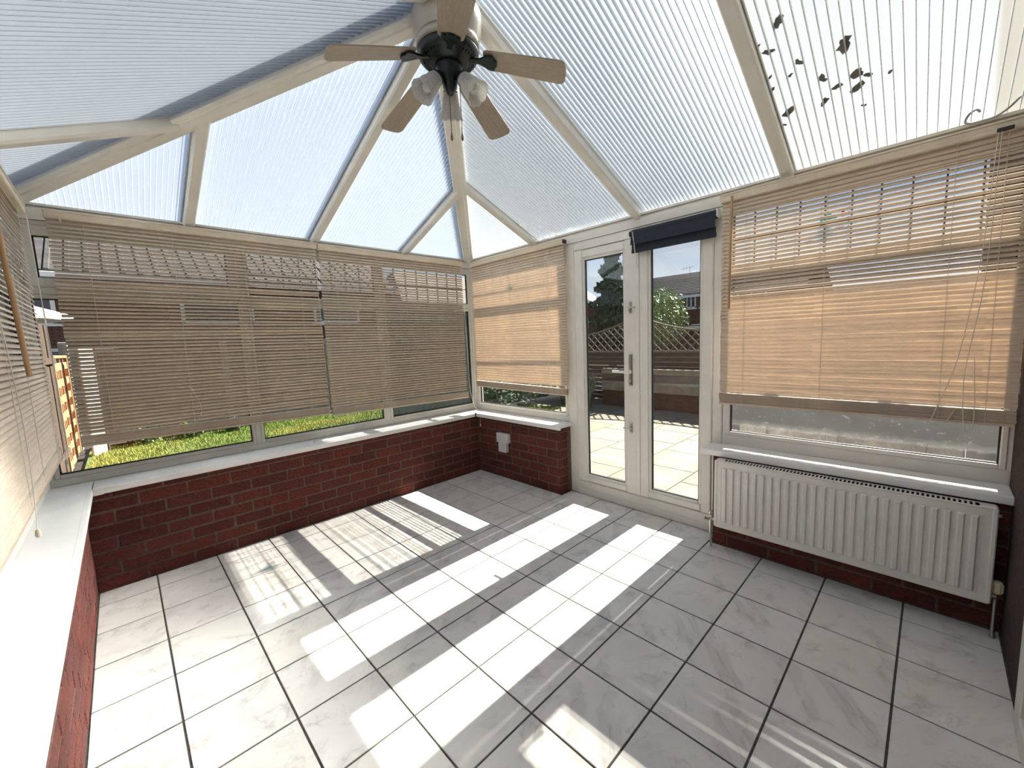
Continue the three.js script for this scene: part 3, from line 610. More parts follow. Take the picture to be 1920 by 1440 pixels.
{
  const bz = ZB + 0.062;
  // wide window, left blind
  let H = 2.126 - 0.81;
  let o = blind({ label: 'tan slatted blind over the left half of the garden window, cords near its middle', pos: [-0.232, 0.812, bz], turn: 0, W: 1.382, H, tilt: () => 42, sag: -0.03, ladders: [0.14, 0.52, 0.9, 1.25], droop: [[15, 84], [16, 26], [28, 72]], shift: 0 });
  pullCord(o, [V(0.52, 0.3, 0.02), V(0.56, 0.16, 0.028), V(0.55, 0.11, 0.026), V(0.5, 0.04, 0.024)], false);
  pullCord(o, [V(1.36, H - 0.04, 0.03), V(1.366, 0.6, 0.034), V(1.37, 0.0, 0.034), V(1.37, -0.1, 0.034), V(1.34, -0.17, 0.05), V(1.22, -0.2, 0.065)]);
  mesh('wand', [tube([V(0.05, H - 0.03, 0.03), V(0.056, H - 0.062, 0.034)], 0.004, 1, 6)], M.headrail, o);
  // wide window, right blind
  H = 2.126 - 0.765;
  o = blind({ label: 'tan slatted blind over the right half of the garden window, hanging slightly lower', pos: [1.167, 0.765, bz], turn: 0, W: 1.385, H, tilt: () => 44, sag: -0.03, ladders: [0.12, 0.52, 0.92, 1.28], jitter: 2.5, droop: [[24, 32], [23, 38]], shift: 0 });
  pullCord(o, [V(1.35, H - 0.04, 0.03), V(1.375, 0.7, 0.034), V(1.395, 0.05, 0.034), V(1.385, -0.1, 0.1), V(1.38, -0.17, 0.185), V(1.38, -0.27, 0.188)]);
  // narrow window
  H = 2.115 - 0.852;
  o = blind({ label: 'short sunlit blind between the corner and the glazed doors', pos: [XR - 0.062, 0.855, -0.258], turn: -Math.PI / 2, W: 1.19, H, tilt: (t) => 65, sag: -0.02, ladders: [0.13, 0.55, 1.02], jitter: 1 });
  pullCord(o, [V(1.0, H - 0.04, 0.028), V(1.005, 0.6, 0.03), V(1.01, 0.3, 0.034), V(1.02, -0.01, 0.03)], false); pullCord(o, [V(1.04, H - 0.04, 0.028), V(1.03, 0.5, 0.032), V(1.02, 0.2, 0.036), V(1.05, 0.0, 0.03)], false);
  mesh('end_cap', span(1.19, 1.2, H - 0.036, H - 0.008, -0.02, 0.026, 0.002), M.gasket, o);
  // radiator window
  H = 2.12 - 0.882;
  o = blind({ label: 'large sunlit blind above the radiator with a wooden wand', pos: [XR - 0.066, 0.885, 2.128], turn: -Math.PI / 2, W: 1.165, H, tilt: (t) => t > 0.93 ? 70 : t > 0.52 ? 46 : t > 0.4 ? 62 : 80, ladders: [0.13, 0.5, 0.94, 1.08], jitter: 1.6, stack: 14 });
  mesh('wand', [tube([V(0.06, H - 0.02, 0.032), V(0.055, H - 0.66, 0.036)], 0.0065, 1, 8)], M.wand, o);
  pullCord(o, [V(1.05, H - 0.04, 0.028), V(1.03, 0.7, 0.034), V(0.98, 0.25, 0.04), V(0.93, 0.05, 0.04), V(0.92, -0.0, 0.036), V(0.95, -0.02, 0.036), V(0.99, 0.06, 0.036)], false);
  pullCord(o, [V(1.06, H - 0.04, 0.028), V(1.045, 0.6, 0.036), V(1.01, 0.2, 0.04), V(1.02, 0.0, 0.04), V(1.03, -0.05, 0.04), V(1.045, -0.02, 0.038), V(1.035, 0.3, 0.036)], false);
  mesh('cord_lock', span(1.045, 1.09, H - 0.04, H - 0.026, 0.022, 0.034, 0.002), M.gasket, o);
  // left wall
  H = 2.115 - 0.8;
  o = blind({ label: 'cream sunlit blind close to the camera on the left wall', pos: [XL + 0.066, 0.8, 1.62], turn: Math.PI / 2, W: 1.82, H, tilt: () => 47, ladders: [0.2, 0.75, 1.12, 1.66], jitter: 3 });
  mesh('wand', [tube([V(0.74, H - 0.2, 0.04), V(0.87, H - 0.84, 0.045)], 0.0075, 1, 8)], M.wand, o);
  pullCord(o, [V(1.79, H - 0.04, 0.028), V(1.795, 0.9, 0.032), V(1.8, 0.5, 0.036), V(1.78, 0.2, 0.03), V(1.76, 0.06, 0.03), V(1.75, 0.0, 0.03)]);
  pullCord(o, [V(1.775, H - 0.04, 0.028), V(1.785, 0.8, 0.032), V(1.74, 0.3, 0.04), V(1.72, 0.02, 0.04)], false);
  pullCord(o, [V(0.62, 0.7, 0.03), V(0.66, 0.3, 0.036), V(0.63, 0.1, 0.036), V(0.6, -0.02, 0.034)]);
}

// ---------------------------------------------------------------- navy roller blind on the right door leaf
{
  const o = thing('roller_blind', 'navy roller blind rolled up across the top of the right door leaf', 'blind', [XR - 0.045, 1.9, 1.53], -Math.PI / 2);
  const W = 0.56, H = 0.162;
  mesh('fabric_drop', [prism(V(0, H - 0.03, 0.024), V(W, H - 0.03, 0.024), [[-0.001, 0.0], [0.001, 0.0], [0.012, -0.078], [0.01, -0.078]].map(([a, b]) => [a, b]), V(0, 1, 0)), span(0, W, 0.006, H - 0.1, 0.012, 0.016, 0.001)], M.navy, o);
  mesh('fabric_roll', at(lathe([[0, 0], [0.026, 0], [0.026, W], [0, W]], 24), 0, H - 0.026, 0, 0, 0, -Math.PI / 2), M.navy, o);
  mesh('hem_bar', span(-0.002, W + 0.002, 0.0, 0.03, 0.008, 0.02, 0.004), M.navy, o);
  mesh('bracket', [span(W + 0.001, W + 0.012, H - 0.045, H + 0.004, -0.03, 0.02, 0.003)], M.sill, o);
  mesh('sidewinder', at(lathe([[0, 0], [0.02, 0], [0.02, 0.016], [0, 0.016]], 18), -0.004, H - 0.026, 0, 0, 0, Math.PI / 2), M.gasket, o);
  const bead = new THREE.SphereGeometry(0.0023, 6, 4), gs = [];
  for (let k = 0; k < 54; k++) for (const z of [0.03, 0.044]) gs.push(bead.clone().translate(0.012 + k * 0.00062 + (z > 0.035 ? 0.012 : 0), H - 0.022 - k * 0.0046, z));
  mesh('bead_chain', gs, M.chrome, o);
}

// ---------------------------------------------------------------- radiator
{
  const z0 = 2.17, L = 1.082, yb = 0.158, h = 0.412, depth = 0.075;
  const o = thing('radiator', 'cream fluted panel radiator with top grille under the right window sill', 'radiator', [2.525, yb, z0], -Math.PI / 2);
  // local: x along the wall, y up, z to the room; front face at z = depth
  const prof = [], flutes = 26, pit = (L - 0.07) / flutes;
  prof.push([0.035, 0]);
  for (let k = 0; k < flutes; k++) { const a = 0.035 + k * pit; prof.push([a + pit * 0.14, 0], [a + pit * 0.26, 0.009], [a + pit * 0.62, 0.009], [a + pit * 0.74, 0]); }
  prof.push([L - 0.035, 0]);
  const F = [], f0 = depth - 0.009, y0 = 0.04, y1 = h - 0.038;
  const fp = [];
  for (let i = 0; i + 1 < prof.length; i++) { const [a, b] = prof[i], [c, d] = prof[i + 1]; fp.push([V(a, y0 + (b ? 0.006 : 0), f0 + b), V(c, y0 + (d ? 0.006 : 0), f0 + d), V(c, y1 - (d ? 0.006 : 0), f0 + d), V(a, y1 - (b ? 0.006 : 0), f0 + b)]); }
  for (let i = 0; i + 1 < prof.length; i++) { const [a, b] = prof[i], [c, d] = prof[i + 1]; if (b || d) { fp.push([V(a, y0, f0), V(c, y0, f0), V(c, y0 + (d ? 0.006 : 0), f0 + d), V(a, y0 + (b ? 0.006 : 0), f0 + b)]); fp.push([V(a, y1, f0), V(c, y1, f0), V(c, y1 - (d ? 0.006 : 0), f0 + d), V(a, y1 - (b ? 0.006 : 0), f0 + b)]); } }
  const skin = polys(fp.map(f => f), 0, 0, V(L / 2, h / 2, -5));
  mesh('front_panel', [skin, span(0.0, 0.035, 0, h - 0.004, f0 - 0.008, f0 + 0.0005, 0.002), span(L - 0.035, L, 0, h - 0.004, f0 - 0.008, f0 + 0.0005, 0.002), span(0.03, L - 0.03, 0, y0 + 0.001, f0 - 0.008, f0 + 0.0005, 0.002), span(0.03, L - 0.03, y1 - 0.001, h - 0.004, f0 - 0.008, f0 + 0.0005, 0.002), span(0.03, L - 0.03, 0.01, h - 0.01, f0 - 0.012, f0 - 0.008)], M.radiator, o);
  mesh('back_panel', span(0.02, L - 0.02, 0.02, h - 0.05, 0.0, 0.012, 0.003), M.radiator, o);
  mesh('side_cover', span(-0.006, 0.012, 0.004, h, 0.004, depth - 0.006, 0.004), M.radiator, o);
  mesh('side_cover', span(L - 0.012, L + 0.006, 0.004, h, 0.004, depth - 0.006, 0.004), M.radiator, o);
  const gr = mesh('top_grille', [span(0.0, L, h - 0.004, h + 0.002, depth - 0.017, depth - 0.006, 0.002), span(0.0, L, h - 0.004, h + 0.002, 0.002, 0.01, 0.002), span(0, 0.045, h - 0.004, h + 0.0015, 0.01, depth - 0.02, 0.001), span(L - 0.045, L, h - 0.004, h + 0.0015, 0.01, depth - 0.02, 0.001)], M.radiator, o);
  const gb = [], N = 62; for (let k = 1; k < N; k++) gb.push(at(cbox(0.0075, 0.005, depth - 0.025, 0.001), 0.045 + (L - 0.09) * k / N, h - 0.001, 0.5 * (0.01 + depth - 0.017)));
  mesh('grille_bar', gb, M.radiator, gr).userData.kind = 'stuff';
  mesh('top_inner', span(0.02, L - 0.02, h - 0.04, h - 0.035, 0.006, depth - 0.02), M.radiator, o);
  // valves
  const v = mesh('lockshield_valve', [tube([V(-0.002, 0.03, 0.035), V(-0.035, 0.03, 0.035)], 0.009, 1, 10), tube([V(-0.035, 0.06, 0.035), V(-0.035, -0.03, 0.035), V(-0.035, -0.155, 0.02)], 0.0075, 10, 8), at(lathe([[0, 0], [0.013, 0], [0.013, 0.02], [0.008, 0.026], [0, 0.026]], 12), -0.035, 0.055, 0.035)], M.brass, o);
  mesh('drain_cock', tube([V(-0.035, 0.03, 0.035), V(-0.05, 0.03, 0.055), V(-0.058, 0.035, 0.06)], 0.008, 8, 8), M.brass, v);
  const t = mesh('thermostat_valve', [tube([V(L + 0.002, 0.03, 0.035), V(L + 0.022, 0.03, 0.035)], 0.009, 1, 10), tube([V(L + 0.02, 0.02, 0.035), V(L + 0.02, -0.155, 0.03)], 0.0075, 1, 8)], M.brass, o);
  const ribs = []; for (let k = 0; k < 10; k++) { const a = k / 10 * 2 * Math.PI; ribs.push(at(cbox(0.004, 0.034, 0.004, 0.001), L + 0.02 + Math.cos(a) * 0.0185, 0.069, 0.035 + Math.sin(a) * 0.0185)); }
  mesh('thermostat_head', [at(lathe([[0, 0], [0.015, 0], [0.019, 0.008], [0.019, 0.04], [0.016, 0.048], [0.011, 0.052], [0, 0.052]], 20), L + 0.02, 0.045, 0.035), ...ribs], phy({ color: C(0.7, 0.62, 0.42), roughness: 0.4 }), t);
  mesh('air_vent', at(lathe([[0, 0], [0.007, 0], [0.007, 0.012], [0, 0.012]], 10), L + 0.006, h - 0.035, 0.035, 0, 0, -Math.PI / 2), M.brass, o);
}

// ---------------------------------------------------------------- sockets on the short brick wall
{
  const o = thing('double_socket', 'white double power socket on the short brick wall', 'socket', [RX, 0.355, 0.215], -Math.PI / 2);
  const W = 0.155, H = 0.09;
  mesh('back_box', span(-W / 2, W / 2, 0, H, 0, 0.034, 0.003), M.socket, o);
  const f = mesh('face_plate', span(-W / 2 - 0.001, W / 2 + 0.001, -0.001, H + 0.001, 0.034, 0.043, 0.003), M.socket, o);
  for (const s of [-1, 1]) {
    const cx = s * 0.04;
    mesh('switch', at(cbox(0.012, 0.018, 0.006, 0.002), s * 0.012, H * 0.68, 0.0445, 0.12), M.socket, f);
    mesh('pin_hole', [at(cbox(0.004, 0.008, 0.002), cx, H * 0.6, 0.0425), at(cbox(0.007, 0.003, 0.002), cx - 0.011, H * 0.33, 0.0425), at(cbox(0.007, 0.003, 0.002), cx + 0.011, H * 0.33, 0.0425)], M.gasket, f);
  }
  const q = thing('fused_spur', 'small white fused outlet box directly below the double socket', 'outlet', [RX, 0.262, 0.212], -Math.PI / 2);
  mesh('back_box', span(-0.055, 0.05, 0, 0.09, 0, 0.032, 0.003), M.socket, q);
  const g = mesh('face_plate', span(-0.056, 0.051, -0.001, 0.091, 0.032, 0.04, 0.003), M.socket, q);
  mesh('switch', at(cbox(0.014, 0.022, 0.006, 0.002), -0.015, 0.05, 0.042, 0.1), M.socket, g);
  mesh('fuse_cover', at(cbox(0.02, 0.03, 0.003, 0.001), 0.018, 0.047, 0.041), M.socket, g);
}

// ---------------------------------------------------------------- ceiling fan
{
  const cx = 1.16, cz = 1.48, hub = 2.6, R = 0.525, drop = 0.142, ph = 0.891;
  const o = thing('ceiling_fan', 'five blade ceiling fan with dark green motor and three glass lights', 'ceiling fan', [cx, hub, cz]);
  mesh('canopy', lathe([[0.0, 0.155], [0.15, 0.155], [0.154, 0.13], [0.15, 0.085], [0.138, 0.05], [0.132, 0.036], [0.0, 0.036]], 40), M.fanCream, o);
  mesh('motor_collar', lathe([[0.0, 0.048], [0.136, 0.048], [0.139, 0.03], [0.137, 0.006], [0.0, 0.006]], 40), M.fanCream, o);
  const motor = mesh('motor_housing', lathe([[0.0, 0.008], [0.133, 0.008], [0.135, -0.004], [0.128, -0.02], [0.115, -0.03], [0.108, -0.028], [0.1, -0.038], [0.09, -0.036], [0.082, -0.046], [0.066, -0.05], [0.0, -0.05]], 44), M.fanGreen, o);
  const vents = []; for (let k = 0; k < 40; k++) { const a = k / 40 * 2 * Math.PI; vents.push(at(cbox(0.03, 0.006, 0.004, 0.001), Math.cos(a) * 0.113, -0.027, Math.sin(a) * 0.113, 0, -a, 0.5)); }
  mesh('vent_fin', vents, M.fanGreen, motor).userData.kind = 'stuff';
  // one blade and its iron, pointing along x, then turned
  const r0 = 0.165, w0 = 0.052, w1 = 0.064, s = new THREE.Shape();
  s.moveTo(r0 + 0.02, -w0); s.lineTo(R - 0.03, -w1); s.quadraticCurveTo(R, -w1, R + 0.002, -w1 + 0.03); s.quadraticCurveTo(R + 0.006, 0, R + 0.002, w1 - 0.03); s.quadraticCurveTo(R, w1, R - 0.03, w1); s.lineTo(r0 + 0.02, w0); s.quadraticCurveTo(r0, w0, r0, w0 - 0.02); s.lineTo(r0, -w0 + 0.02); s.quadraticCurveTo(r0, -w0, r0 + 0.02, -w0);
  const bladeGeo = tidy(new THREE.ExtrudeGeometry(s, { depth: 0.004, bevelEnabled: true, bevelThickness: 0.001, bevelSize: 0.001, bevelSegments: 1, curveSegments: 8 })); bladeGeo.rotateX(-Math.PI / 2);
  const c = new THREE.Shape();
  c.moveTo(0.06, -0.013); c.lineTo(0.13, -0.009); c.bezierCurveTo(0.16, -0.012, 0.175, -0.04, 0.205, -0.038); c.bezierCurveTo(0.212, -0.034, 0.212, -0.026, 0.21, -0.02); c.bezierCurveTo(0.222, -0.018, 0.224, -0.008, 0.222, 0); c.bezierCurveTo(0.224, 0.008, 0.222, 0.018, 0.21, 0.02); c.bezierCurveTo(0.212, 0.026, 0.212, 0.034, 0.205, 0.038); c.bezierCurveTo(0.175, 0.04, 0.16, 0.012, 0.13, 0.009); c.lineTo(0.06, 0.013); c.closePath();
  const ironGeo = tidy(new THREE.ExtrudeGeometry(c, { depth: 0.006, bevelEnabled: true, bevelThickness: 0.002, bevelSize: 0.0015, bevelSegments: 2, curveSegments: 6 })); ironGeo.rotateX(-Math.PI / 2); ironGeo.translate(0, -0.011, 0);
  for (let k = 0; k < 5; k++) {
    const a = ph + k * 2 * Math.PI / 5;
    const b = mesh('blade', bladeGeo, M.blade, o);
    b.rotation.order = 'YZX'; b.rotation.set(-0.13, -a, -Math.atan(drop / R));
    mesh('blade_iron', ironGeo, M.fanGreen, b);
  }
  mesh('light_kit', lathe([[0, -0.045], [0.055, -0.045], [0.06, -0.055], [0.058, -0.075], [0.047, -0.1], [0.034, -0.115], [0.03, -0.14], [0.02, -0.155], [0.014, -0.165], [0, -0.168]], 28), M.fanGreen, o);
  // three bell shades: one pointing away from the door of view, two towards it
  const prof = [[0.018, 0], [0.03, -0.006], [0.036, -0.03], [0.04, -0.055], [0.043, -0.06], [0.046, -0.085], [0.05, -0.102], [0.055, -0.114]];
  const bell = new THREE.LatheGeometry(prof.concat(prof.slice().reverse().map(([x, y]) => [x - 0.003, y - 0.0005])).map(p => new THREE.Vector2(...p)), 48);
  { const p = bell.attributes.position; for (let i = 0; i < p.count; i++) { const y = p.getY(i), a = Math.atan2(p.getZ(i), p.getX(i)), k = sstep(-0.08, -0.113, y); p.setY(i, y + k * 0.0035 * Math.cos(a * 10)); const q = 1 + 0.012 * k * Math.cos(a * 10); p.setX(i, p.getX(i) * q); p.setZ(i, p.getZ(i) * q); } bell.computeVertexNormals(); }
  const away = Math.atan2(-1.556, 1.19);
  for (const [k, tilt] of [[0, 0.42], [1, 0.72], [2, 0.72]]) {
    const a = away + k * 2 * Math.PI / 3, ux = Math.cos(a), uz = Math.sin(a);
    const arm = mesh('lamp_arm', [tube([V(ux * 0.02, -0.1, uz * 0.02), V(ux * 0.045, -0.098, uz * 0.045), V(ux * 0.06, -0.11, uz * 0.06)], 0.009, 10, 8)], M.fanGreen, o);
    const turn = new THREE.Matrix4().makeRotationFromQuaternion(new THREE.Quaternion().setFromUnitVectors(V(0, -1, 0), V(ux * Math.sin(tilt), -Math.cos(tilt), uz * Math.sin(tilt)))).setPosition(ux * 0.055, -0.105, uz * 0.055);
    mesh('lamp_cup', lathe([[0, 0.014], [0.012, 0.014], [0.02, 0.006], [0.031, -0.012], [0.033, -0.018], [0, -0.018]], 24).applyMatrix4(turn), M.fanGreen, arm);
    const shift = turn.clone().multiply(new THREE.Matrix4().makeTranslation(0, -0.012, 0));
    const sh = mesh('lamp_shade', bell.clone().applyMatrix4(shift), M.shade, o);
    mesh('bulb', lathe([[0, -0.02], [0.012, -0.022], [0.014, -0.035], [0.024, -0.06], [0.025, -0.075], [0.016, -0.09], [0, -0.096]], 20).applyMatrix4(shift), M.bulb, sh);
  }
  // two pull chains towards the camera
  const tc = [-0.608, 0.794], sd = [0.794, 0.608];
  for (const s2 of [-0.004, 0.042]) {
    const x = tc[0] * 0.05 + sd[0] * s2, z = tc[1] * 0.05 + sd[1] * s2, ch = mesh('pull_chain', tube([V(x * 0.5, -0.12, z * 0.5), V(x * 0.96, -0.15, z * 0.96), V(x, -0.2, z), V(x, -0.35, z)], 0.0018, 16, 5), M.bark, o);
    mesh('pull_fob', at(lathe([[0, 0.012], [0.002, 0.012], [0.005, -0.004], [0.006, -0.016], [0.003, -0.024], [0, -0.024]], 12), x, -0.36, z), phy({ color: C(0.16, 0.1, 0.06), roughness: 0.4 }), ch);
  }
}

// ---------------------------------------------------------------- loose cable end on the right eaves
tag(mesh('cable', tube([V(2.66, 2.2, 3.125), V(2.665, 2.212, 3.115), V(2.675, 2.205, 3.095), V(2.678, 2.178, 3.085), V(2.676, 2.166, 3.1), V(2.674, 2.164, 3.13), V(2.674, 2.168, 3.17), V(2.672, 2.185, 3.2), V(2.665, 2.222, 3.24), V(2.64, 2.26, 3.297)], 0.0042, 60, 8), M.cable), 'loose grey cable curling along the eaves at the top right corner', 'cable');

// ---------------------------------------------------------------- outside: ground
{
  const base = struct('ground', 'bare earth under the garden and patio', 'ground');
  mesh('earth', span(-30, 45, -0.6, -0.175, -45, 12), M.soil, base);
  const patio = struct('patio', 'pale stone slab patio outside the glazed doors', 'patio');
  mesh('bedding', span(2.83, 8.2, -0.175, -0.126, -5.2, 5.2), M.joint, patio);
  const rows = [-3.79, -3.14, -2.49, -1.84, -1.19, -0.54, 0.11, 0.755, 1.38, 2.03, 2.68, 3.33];
  const phase = [0.25, 0.5, 0.1, 0.4, 0.55, 0.29, 0.63, 0.31, 0.62, 0.2, 0.5, 0.1];
  for (let i = 0; i + 1 < rows.length; i++) for (let x = 2.53 + phase[i]; x < 8.0; x += 0.65) {
    const x0 = Math.max(x, 2.84), x1 = Math.min(x + 0.64, 8.15), z0 = rows[i] + 0.006, z1 = rows[i + 1] - 0.006; if (x1 - x0 < 0.1) continue;
    const m = mesh('slab', cbox(x1 - x0, 0.03, z1 - z0, 0.003, rr(0, 9), rr(0, 9)), M.slab[Math.floor(rnd() * 4)], patio); m.position.set((x0 + x1) / 2, -0.135 + rr(-0.001, 0.001), (z0 + z1) / 2);
  }
  const lawn = struct('lawn_bed', 'green turf of the back garden', 'lawn');
  mesh('turf', span(-0.5, 8, -0.18, -0.13, -6.05, -0.62), M.turf, lawn);
  const blade = new THREE.BufferGeometry();
  blade.setAttribute('position', new THREE.Float32BufferAttribute([-0.004, 0, 0, 0.004, 0, 0, 0.001, 0.05, 0.012, -0.012, 0, 0.01, -0.005, 0, 0.004, -0.014, 0.042, -0.006, 0.006, 0, -0.008, 0.013, 0, -0.006, 0.016, 0.046, 0.004], 3)); blade.computeVertexNormals();
  const N = 52000, im = new THREE.InstancedMesh(blade, M.grass, N), mt = new THREE.Matrix4(), e = new THREE.Euler(), q = new THREE.Quaternion();
  for (let k = 0; k < N; k++) {
    const x = rr(-0.45, 6.4), z = rr(-6.0, -2.2), s = rr(0.6, 1.15);
    e.set(rr(-0.3, 0.3), rr(0, 6.28), rr(-0.3, 0.3)); q.setFromEuler(e); mt.compose(V(x, -0.132, z), q, V(s * 1.4, s, s * 1.4)); im.setMatrixAt(k, mt);
    const dry = sstep(0.05, 0.3, fbm(x * 0.9, 1.1, z * 0.9, 3)) * 0.6 + sstep(1.2, -0.4, x) * 0.5, g = rr(0.75, 1.2);
    im.setColorAt(k, C(0.2 * g + 0.22 * dry, 0.27 * g + 0.1 * dry, 0.05 * g + 0.05 * dry));
  }
  im.name = 'grass'; im.castShadow = im.receiveShadow = true; scene.add(im); tag(im, 'mown grass of the back garden seen under the blinds', 'grass', undefined, 'stuff');
}

// ---------------------------------------------------------------- leaf clusters
function foliage(n, place, size, parent, mats, name = 'foliage') {
  const sets = mats.map(() => []);
  for (let k = 0; k < n; k++) {
    const [p, s] = place(k), c = p, w = size * s, a = V(rr(-1, 1), rr(-1, 1), rr(-1, 1)).normalize(), b = V(rr(-1, 1), rr(-1, 1), rr(-1, 1)).cross(a).normalize();
    const t0 = V().copy(c).addScaledVector(a, w), t1 = V().copy(c).addScaledVector(b, w * 0.45), t2 = V().copy(c).addScaledVector(a, -w), t3 = V().copy(c).addScaledVector(b, -w * 0.45);
    sets[k % mats.length].push([t0, t1, t2, t3]);
  }
  sets.forEach((f, i) => { const m = mesh(name, polys(f, 0, 0), mats[i], parent); m.userData.kind = 'stuff'; });
}
const blobPlace = (rx, ry, rz, y) => () => { const d = V(rr(-1, 1), rr(-1, 1), rr(-1, 1)); while (d.lengthSq() > 1) d.set(rr(-1, 1), rr(-1, 1), rr(-1, 1)); d.multiplyScalar(0.55 + 0.45 * Math.pow(d.length(), 0.3)); return [V(d.x * rx, y + d.y * ry, d.z * rz), rr(0.6, 1.3)]; };

// ---------------------------------------------------------------- outside: beyond the doors
{
  // two bowed trellis fence panels
  const fx = 7.9;
  const panel = (label, z0, z1) => {
    const o = thing('trellis_fence', label, 'fence', [fx, -0.13, (z0 + z1) / 2], -Math.PI / 2, 'trellis fence panels across the patio');
    const W = z1 - z0, h = W / 2, low = 1.1, topAt = (a) => 1.47 + 0.36 * Math.pow(Math.abs(a) / h, 2);
    mesh('post', [span(-h - 0.05, -h + 0.05, -0.05, 1.95, -0.05, 0.05, 0.006)], M.sleeper, o); mesh('post', [span(h - 0.05, h + 0.05, -0.05, 1.95, -0.05, 0.05, 0.006)], M.sleeper, o);
    for (let k = 0; k < 11; k++) { const y = 0.02 + k * 0.097; mesh('board', span(-h + 0.05, h - 0.05, y, y + 0.086, -0.012, 0.008, 0.002, rr(0, 5), rr(0, 5)), M.fenceDark[k % 3], o); }
    mesh('middle_rail', span(-h + 0.05, h - 0.05, low - 0.03, low + 0.01, -0.02, 0.03, 0.003), M.trellis, o);
    const n = 14; for (let k = 0; k < n; k++) { const a = -h + 0.05 + (W - 0.1) * k / n, b = a + (W - 0.1) / n; mesh('top_rail', prism(V(a, topAt(a), 0), V(b, topAt(b), 0), [[-0.02, -0.016], [0.02, -0.016], [0.02, 0.016], [-0.02, 0.016]], V(0, 1, 0)), M.trellis, o); }
    for (const s of [-1, 1]) for (let a = -h - 0.7; a < h + 0.7; a += 0.17) {
      let p0, p1; const pts = [];
      for (let t = 0; t <= 1; t += 0.02) { const x = a + s * t * 0.75, y = low + t * 0.75; if (Math.abs(x) < h - 0.05 && y < topAt(x)) pts.push([x, y]); }
      if (pts.length < 3) continue; p0 = pts[0]; p1 = pts[pts.length - 1];
      mesh('lattice_strip', prism(V(p0[0], p0[1], s * 0.006), V(p1[0], p1[1], s * 0.006), [[-0.005, -0.011], [0.005, -0.011], [0.005, 0.011], [-0.005, 0.011]], V(0, 1, 0)), M.trellis, o);
    }
  };
  panel('trellis fence panel seen through the right door leaf', -1.28, 1.92); panel('trellis fence panel seen through the left door leaf', -4.6, -1.4);
  // raised bed of sleepers in front of the fence
  const bed = thing('raised_bed', 'low raised bed of pale timber sleepers against the trellis fence', 'planter', [7.35, -0.12, -0.3]);
  for (const [y0, y1, m] of [[0, 0.31, M.fenceDark[0]], [0.315, 0.52, M.sleeper], [0.525, 0.66, M.fenceDark[1]], [0.665, 0.77, M.sleeper]]) mesh('sleeper', span(m === M.sleeper ? -0.1 : -0.085, 0, y0, y1, -1.5, 1.5, 0.008), m, bed);
  mesh('soil', span(-0.005, 0.42, 0.0, 0.7, -1.5, 1.5), M.soil, bed);
  for (const z of [-1.3, 0, 1.3]) mesh('stake', span(0.0, 0.07, 0, 0.75, z - 0.04, z + 0.04, 0.005), M.sleeper, bed);
  // ornamental grasses and shrubs in shade left of the doors
  const reeds = (label, x, z, h, n) => {
    const o = thing('ornamental_grass', label, 'plant', [x, -0.12, z], 0, 'clumps of grass by the patio'), F = [];
    for (let k = 0; k < n; k++) { const a = rr(0, 6.28), l = h * rr(0.6, 1), s = rr(0.15, 0.5), b = V(Math.cos(a) * 0.1 * rnd(), 0, Math.sin(a) * 0.1 * rnd()), m = V(b.x + Math.cos(a) * s * l * 0.4, l * 0.62, b.z + Math.sin(a) * s * l * 0.4), e = V(b.x + Math.cos(a) * s * l, l * rr(0.78, 1), b.z + Math.sin(a) * s * l), w = V(-Math.sin(a), 0, Math.cos(a)).multiplyScalar(0.008); F.push([V().copy(b).add(w), V().copy(b).sub(w), V().copy(m).sub(w), V().copy(m).add(w)], [V().copy(m).add(w), V().copy(m).sub(w), e]); }
    const m = mesh('leaf_blades', polys(F, 0, 0), M.reed, o); m.userData.kind = 'stuff';
  };
  reeds('feathery clump of dark grass behind the door handle', 6.6, -1.75, 0.95, 260); reeds('smaller dark grass clump beside the feathery one', 6.9, -2.5, 0.7, 180);
  const kerb = thing('bed_edging', 'dark timber edging round the planted corner beside the patio', 'edging', [5.0, -0.12, -1.15], 0.3);
  mesh('edging_board', span(-1.6, 1.2, 0, 0.14, -0.03, 0.03, 0.006), M.fenceDark[1], kerb);
  const shrubs = [[4.6, -2.3, 0.75, 'low dark shrub seen below the short blind'], [5.6, -2.7, 0.85, 'rounded dark shrub next to the low one below the short blind'], [6.9, -3.4, 1.0, 'taller dark shrub at the far end of the planted corner'], [3.7, -2.0, 0.6, 'small dark shrub close to the house corner'], [5.4, -4.3, 0.9, 'dark shrub behind the others in the planted corner']];
  for (const [x, z, s, l] of shrubs) { const o = thing('shrub', l, 'shrub', [x, -0.13, z], 0, 'dark shrubs in the planted corner'); mesh('stem', tube([V(0, 0, 0), V(0.02, 0.4 * s, 0.01)], 0.02, 1, 6), M.bark, o); foliage(900, blobPlace(0.55 * s, 0.5 * s, 0.55 * s, 0.55 * s), 0.06, o, M.shrub); }
  // conifer and leafy tree beyond
  const con = thing('conifer', 'tall dark conifer behind the trellis fence', 'tree', [16, -0.13, -7.0]);
  mesh('trunk', lathe([[0.18, 0], [0.14, 1.5], [0.03, 5.2], [0, 5.4]], 10), M.bark, con);
  foliage(5200, () => { const t = Math.pow(rnd(), 0.75), y = 0.5 + 5.1 * (1 - t), r = 1.55 * Math.pow(t, 0.7) * (0.75 + 0.25 * Math.sin(y * 9)) * Math.sqrt(rnd()), a = rr(0, 6.28); return [V(Math.cos(a) * r, y - r * 0.12, Math.sin(a) * r), rr(0.7, 1.4)]; }, 0.13, con, M.conifer);
  const bt = thing('leafy_tree', 'bushy light leaved tree in front of the far house roof', 'tree', [11, -0.13, -2.35]);
  mesh('trunk', tube([V(0, 0, 0), V(0.05, 0.8, 0.02), V(-0.02, 1.7, 0.03)], 0.05, 10, 8), M.bark, bt);
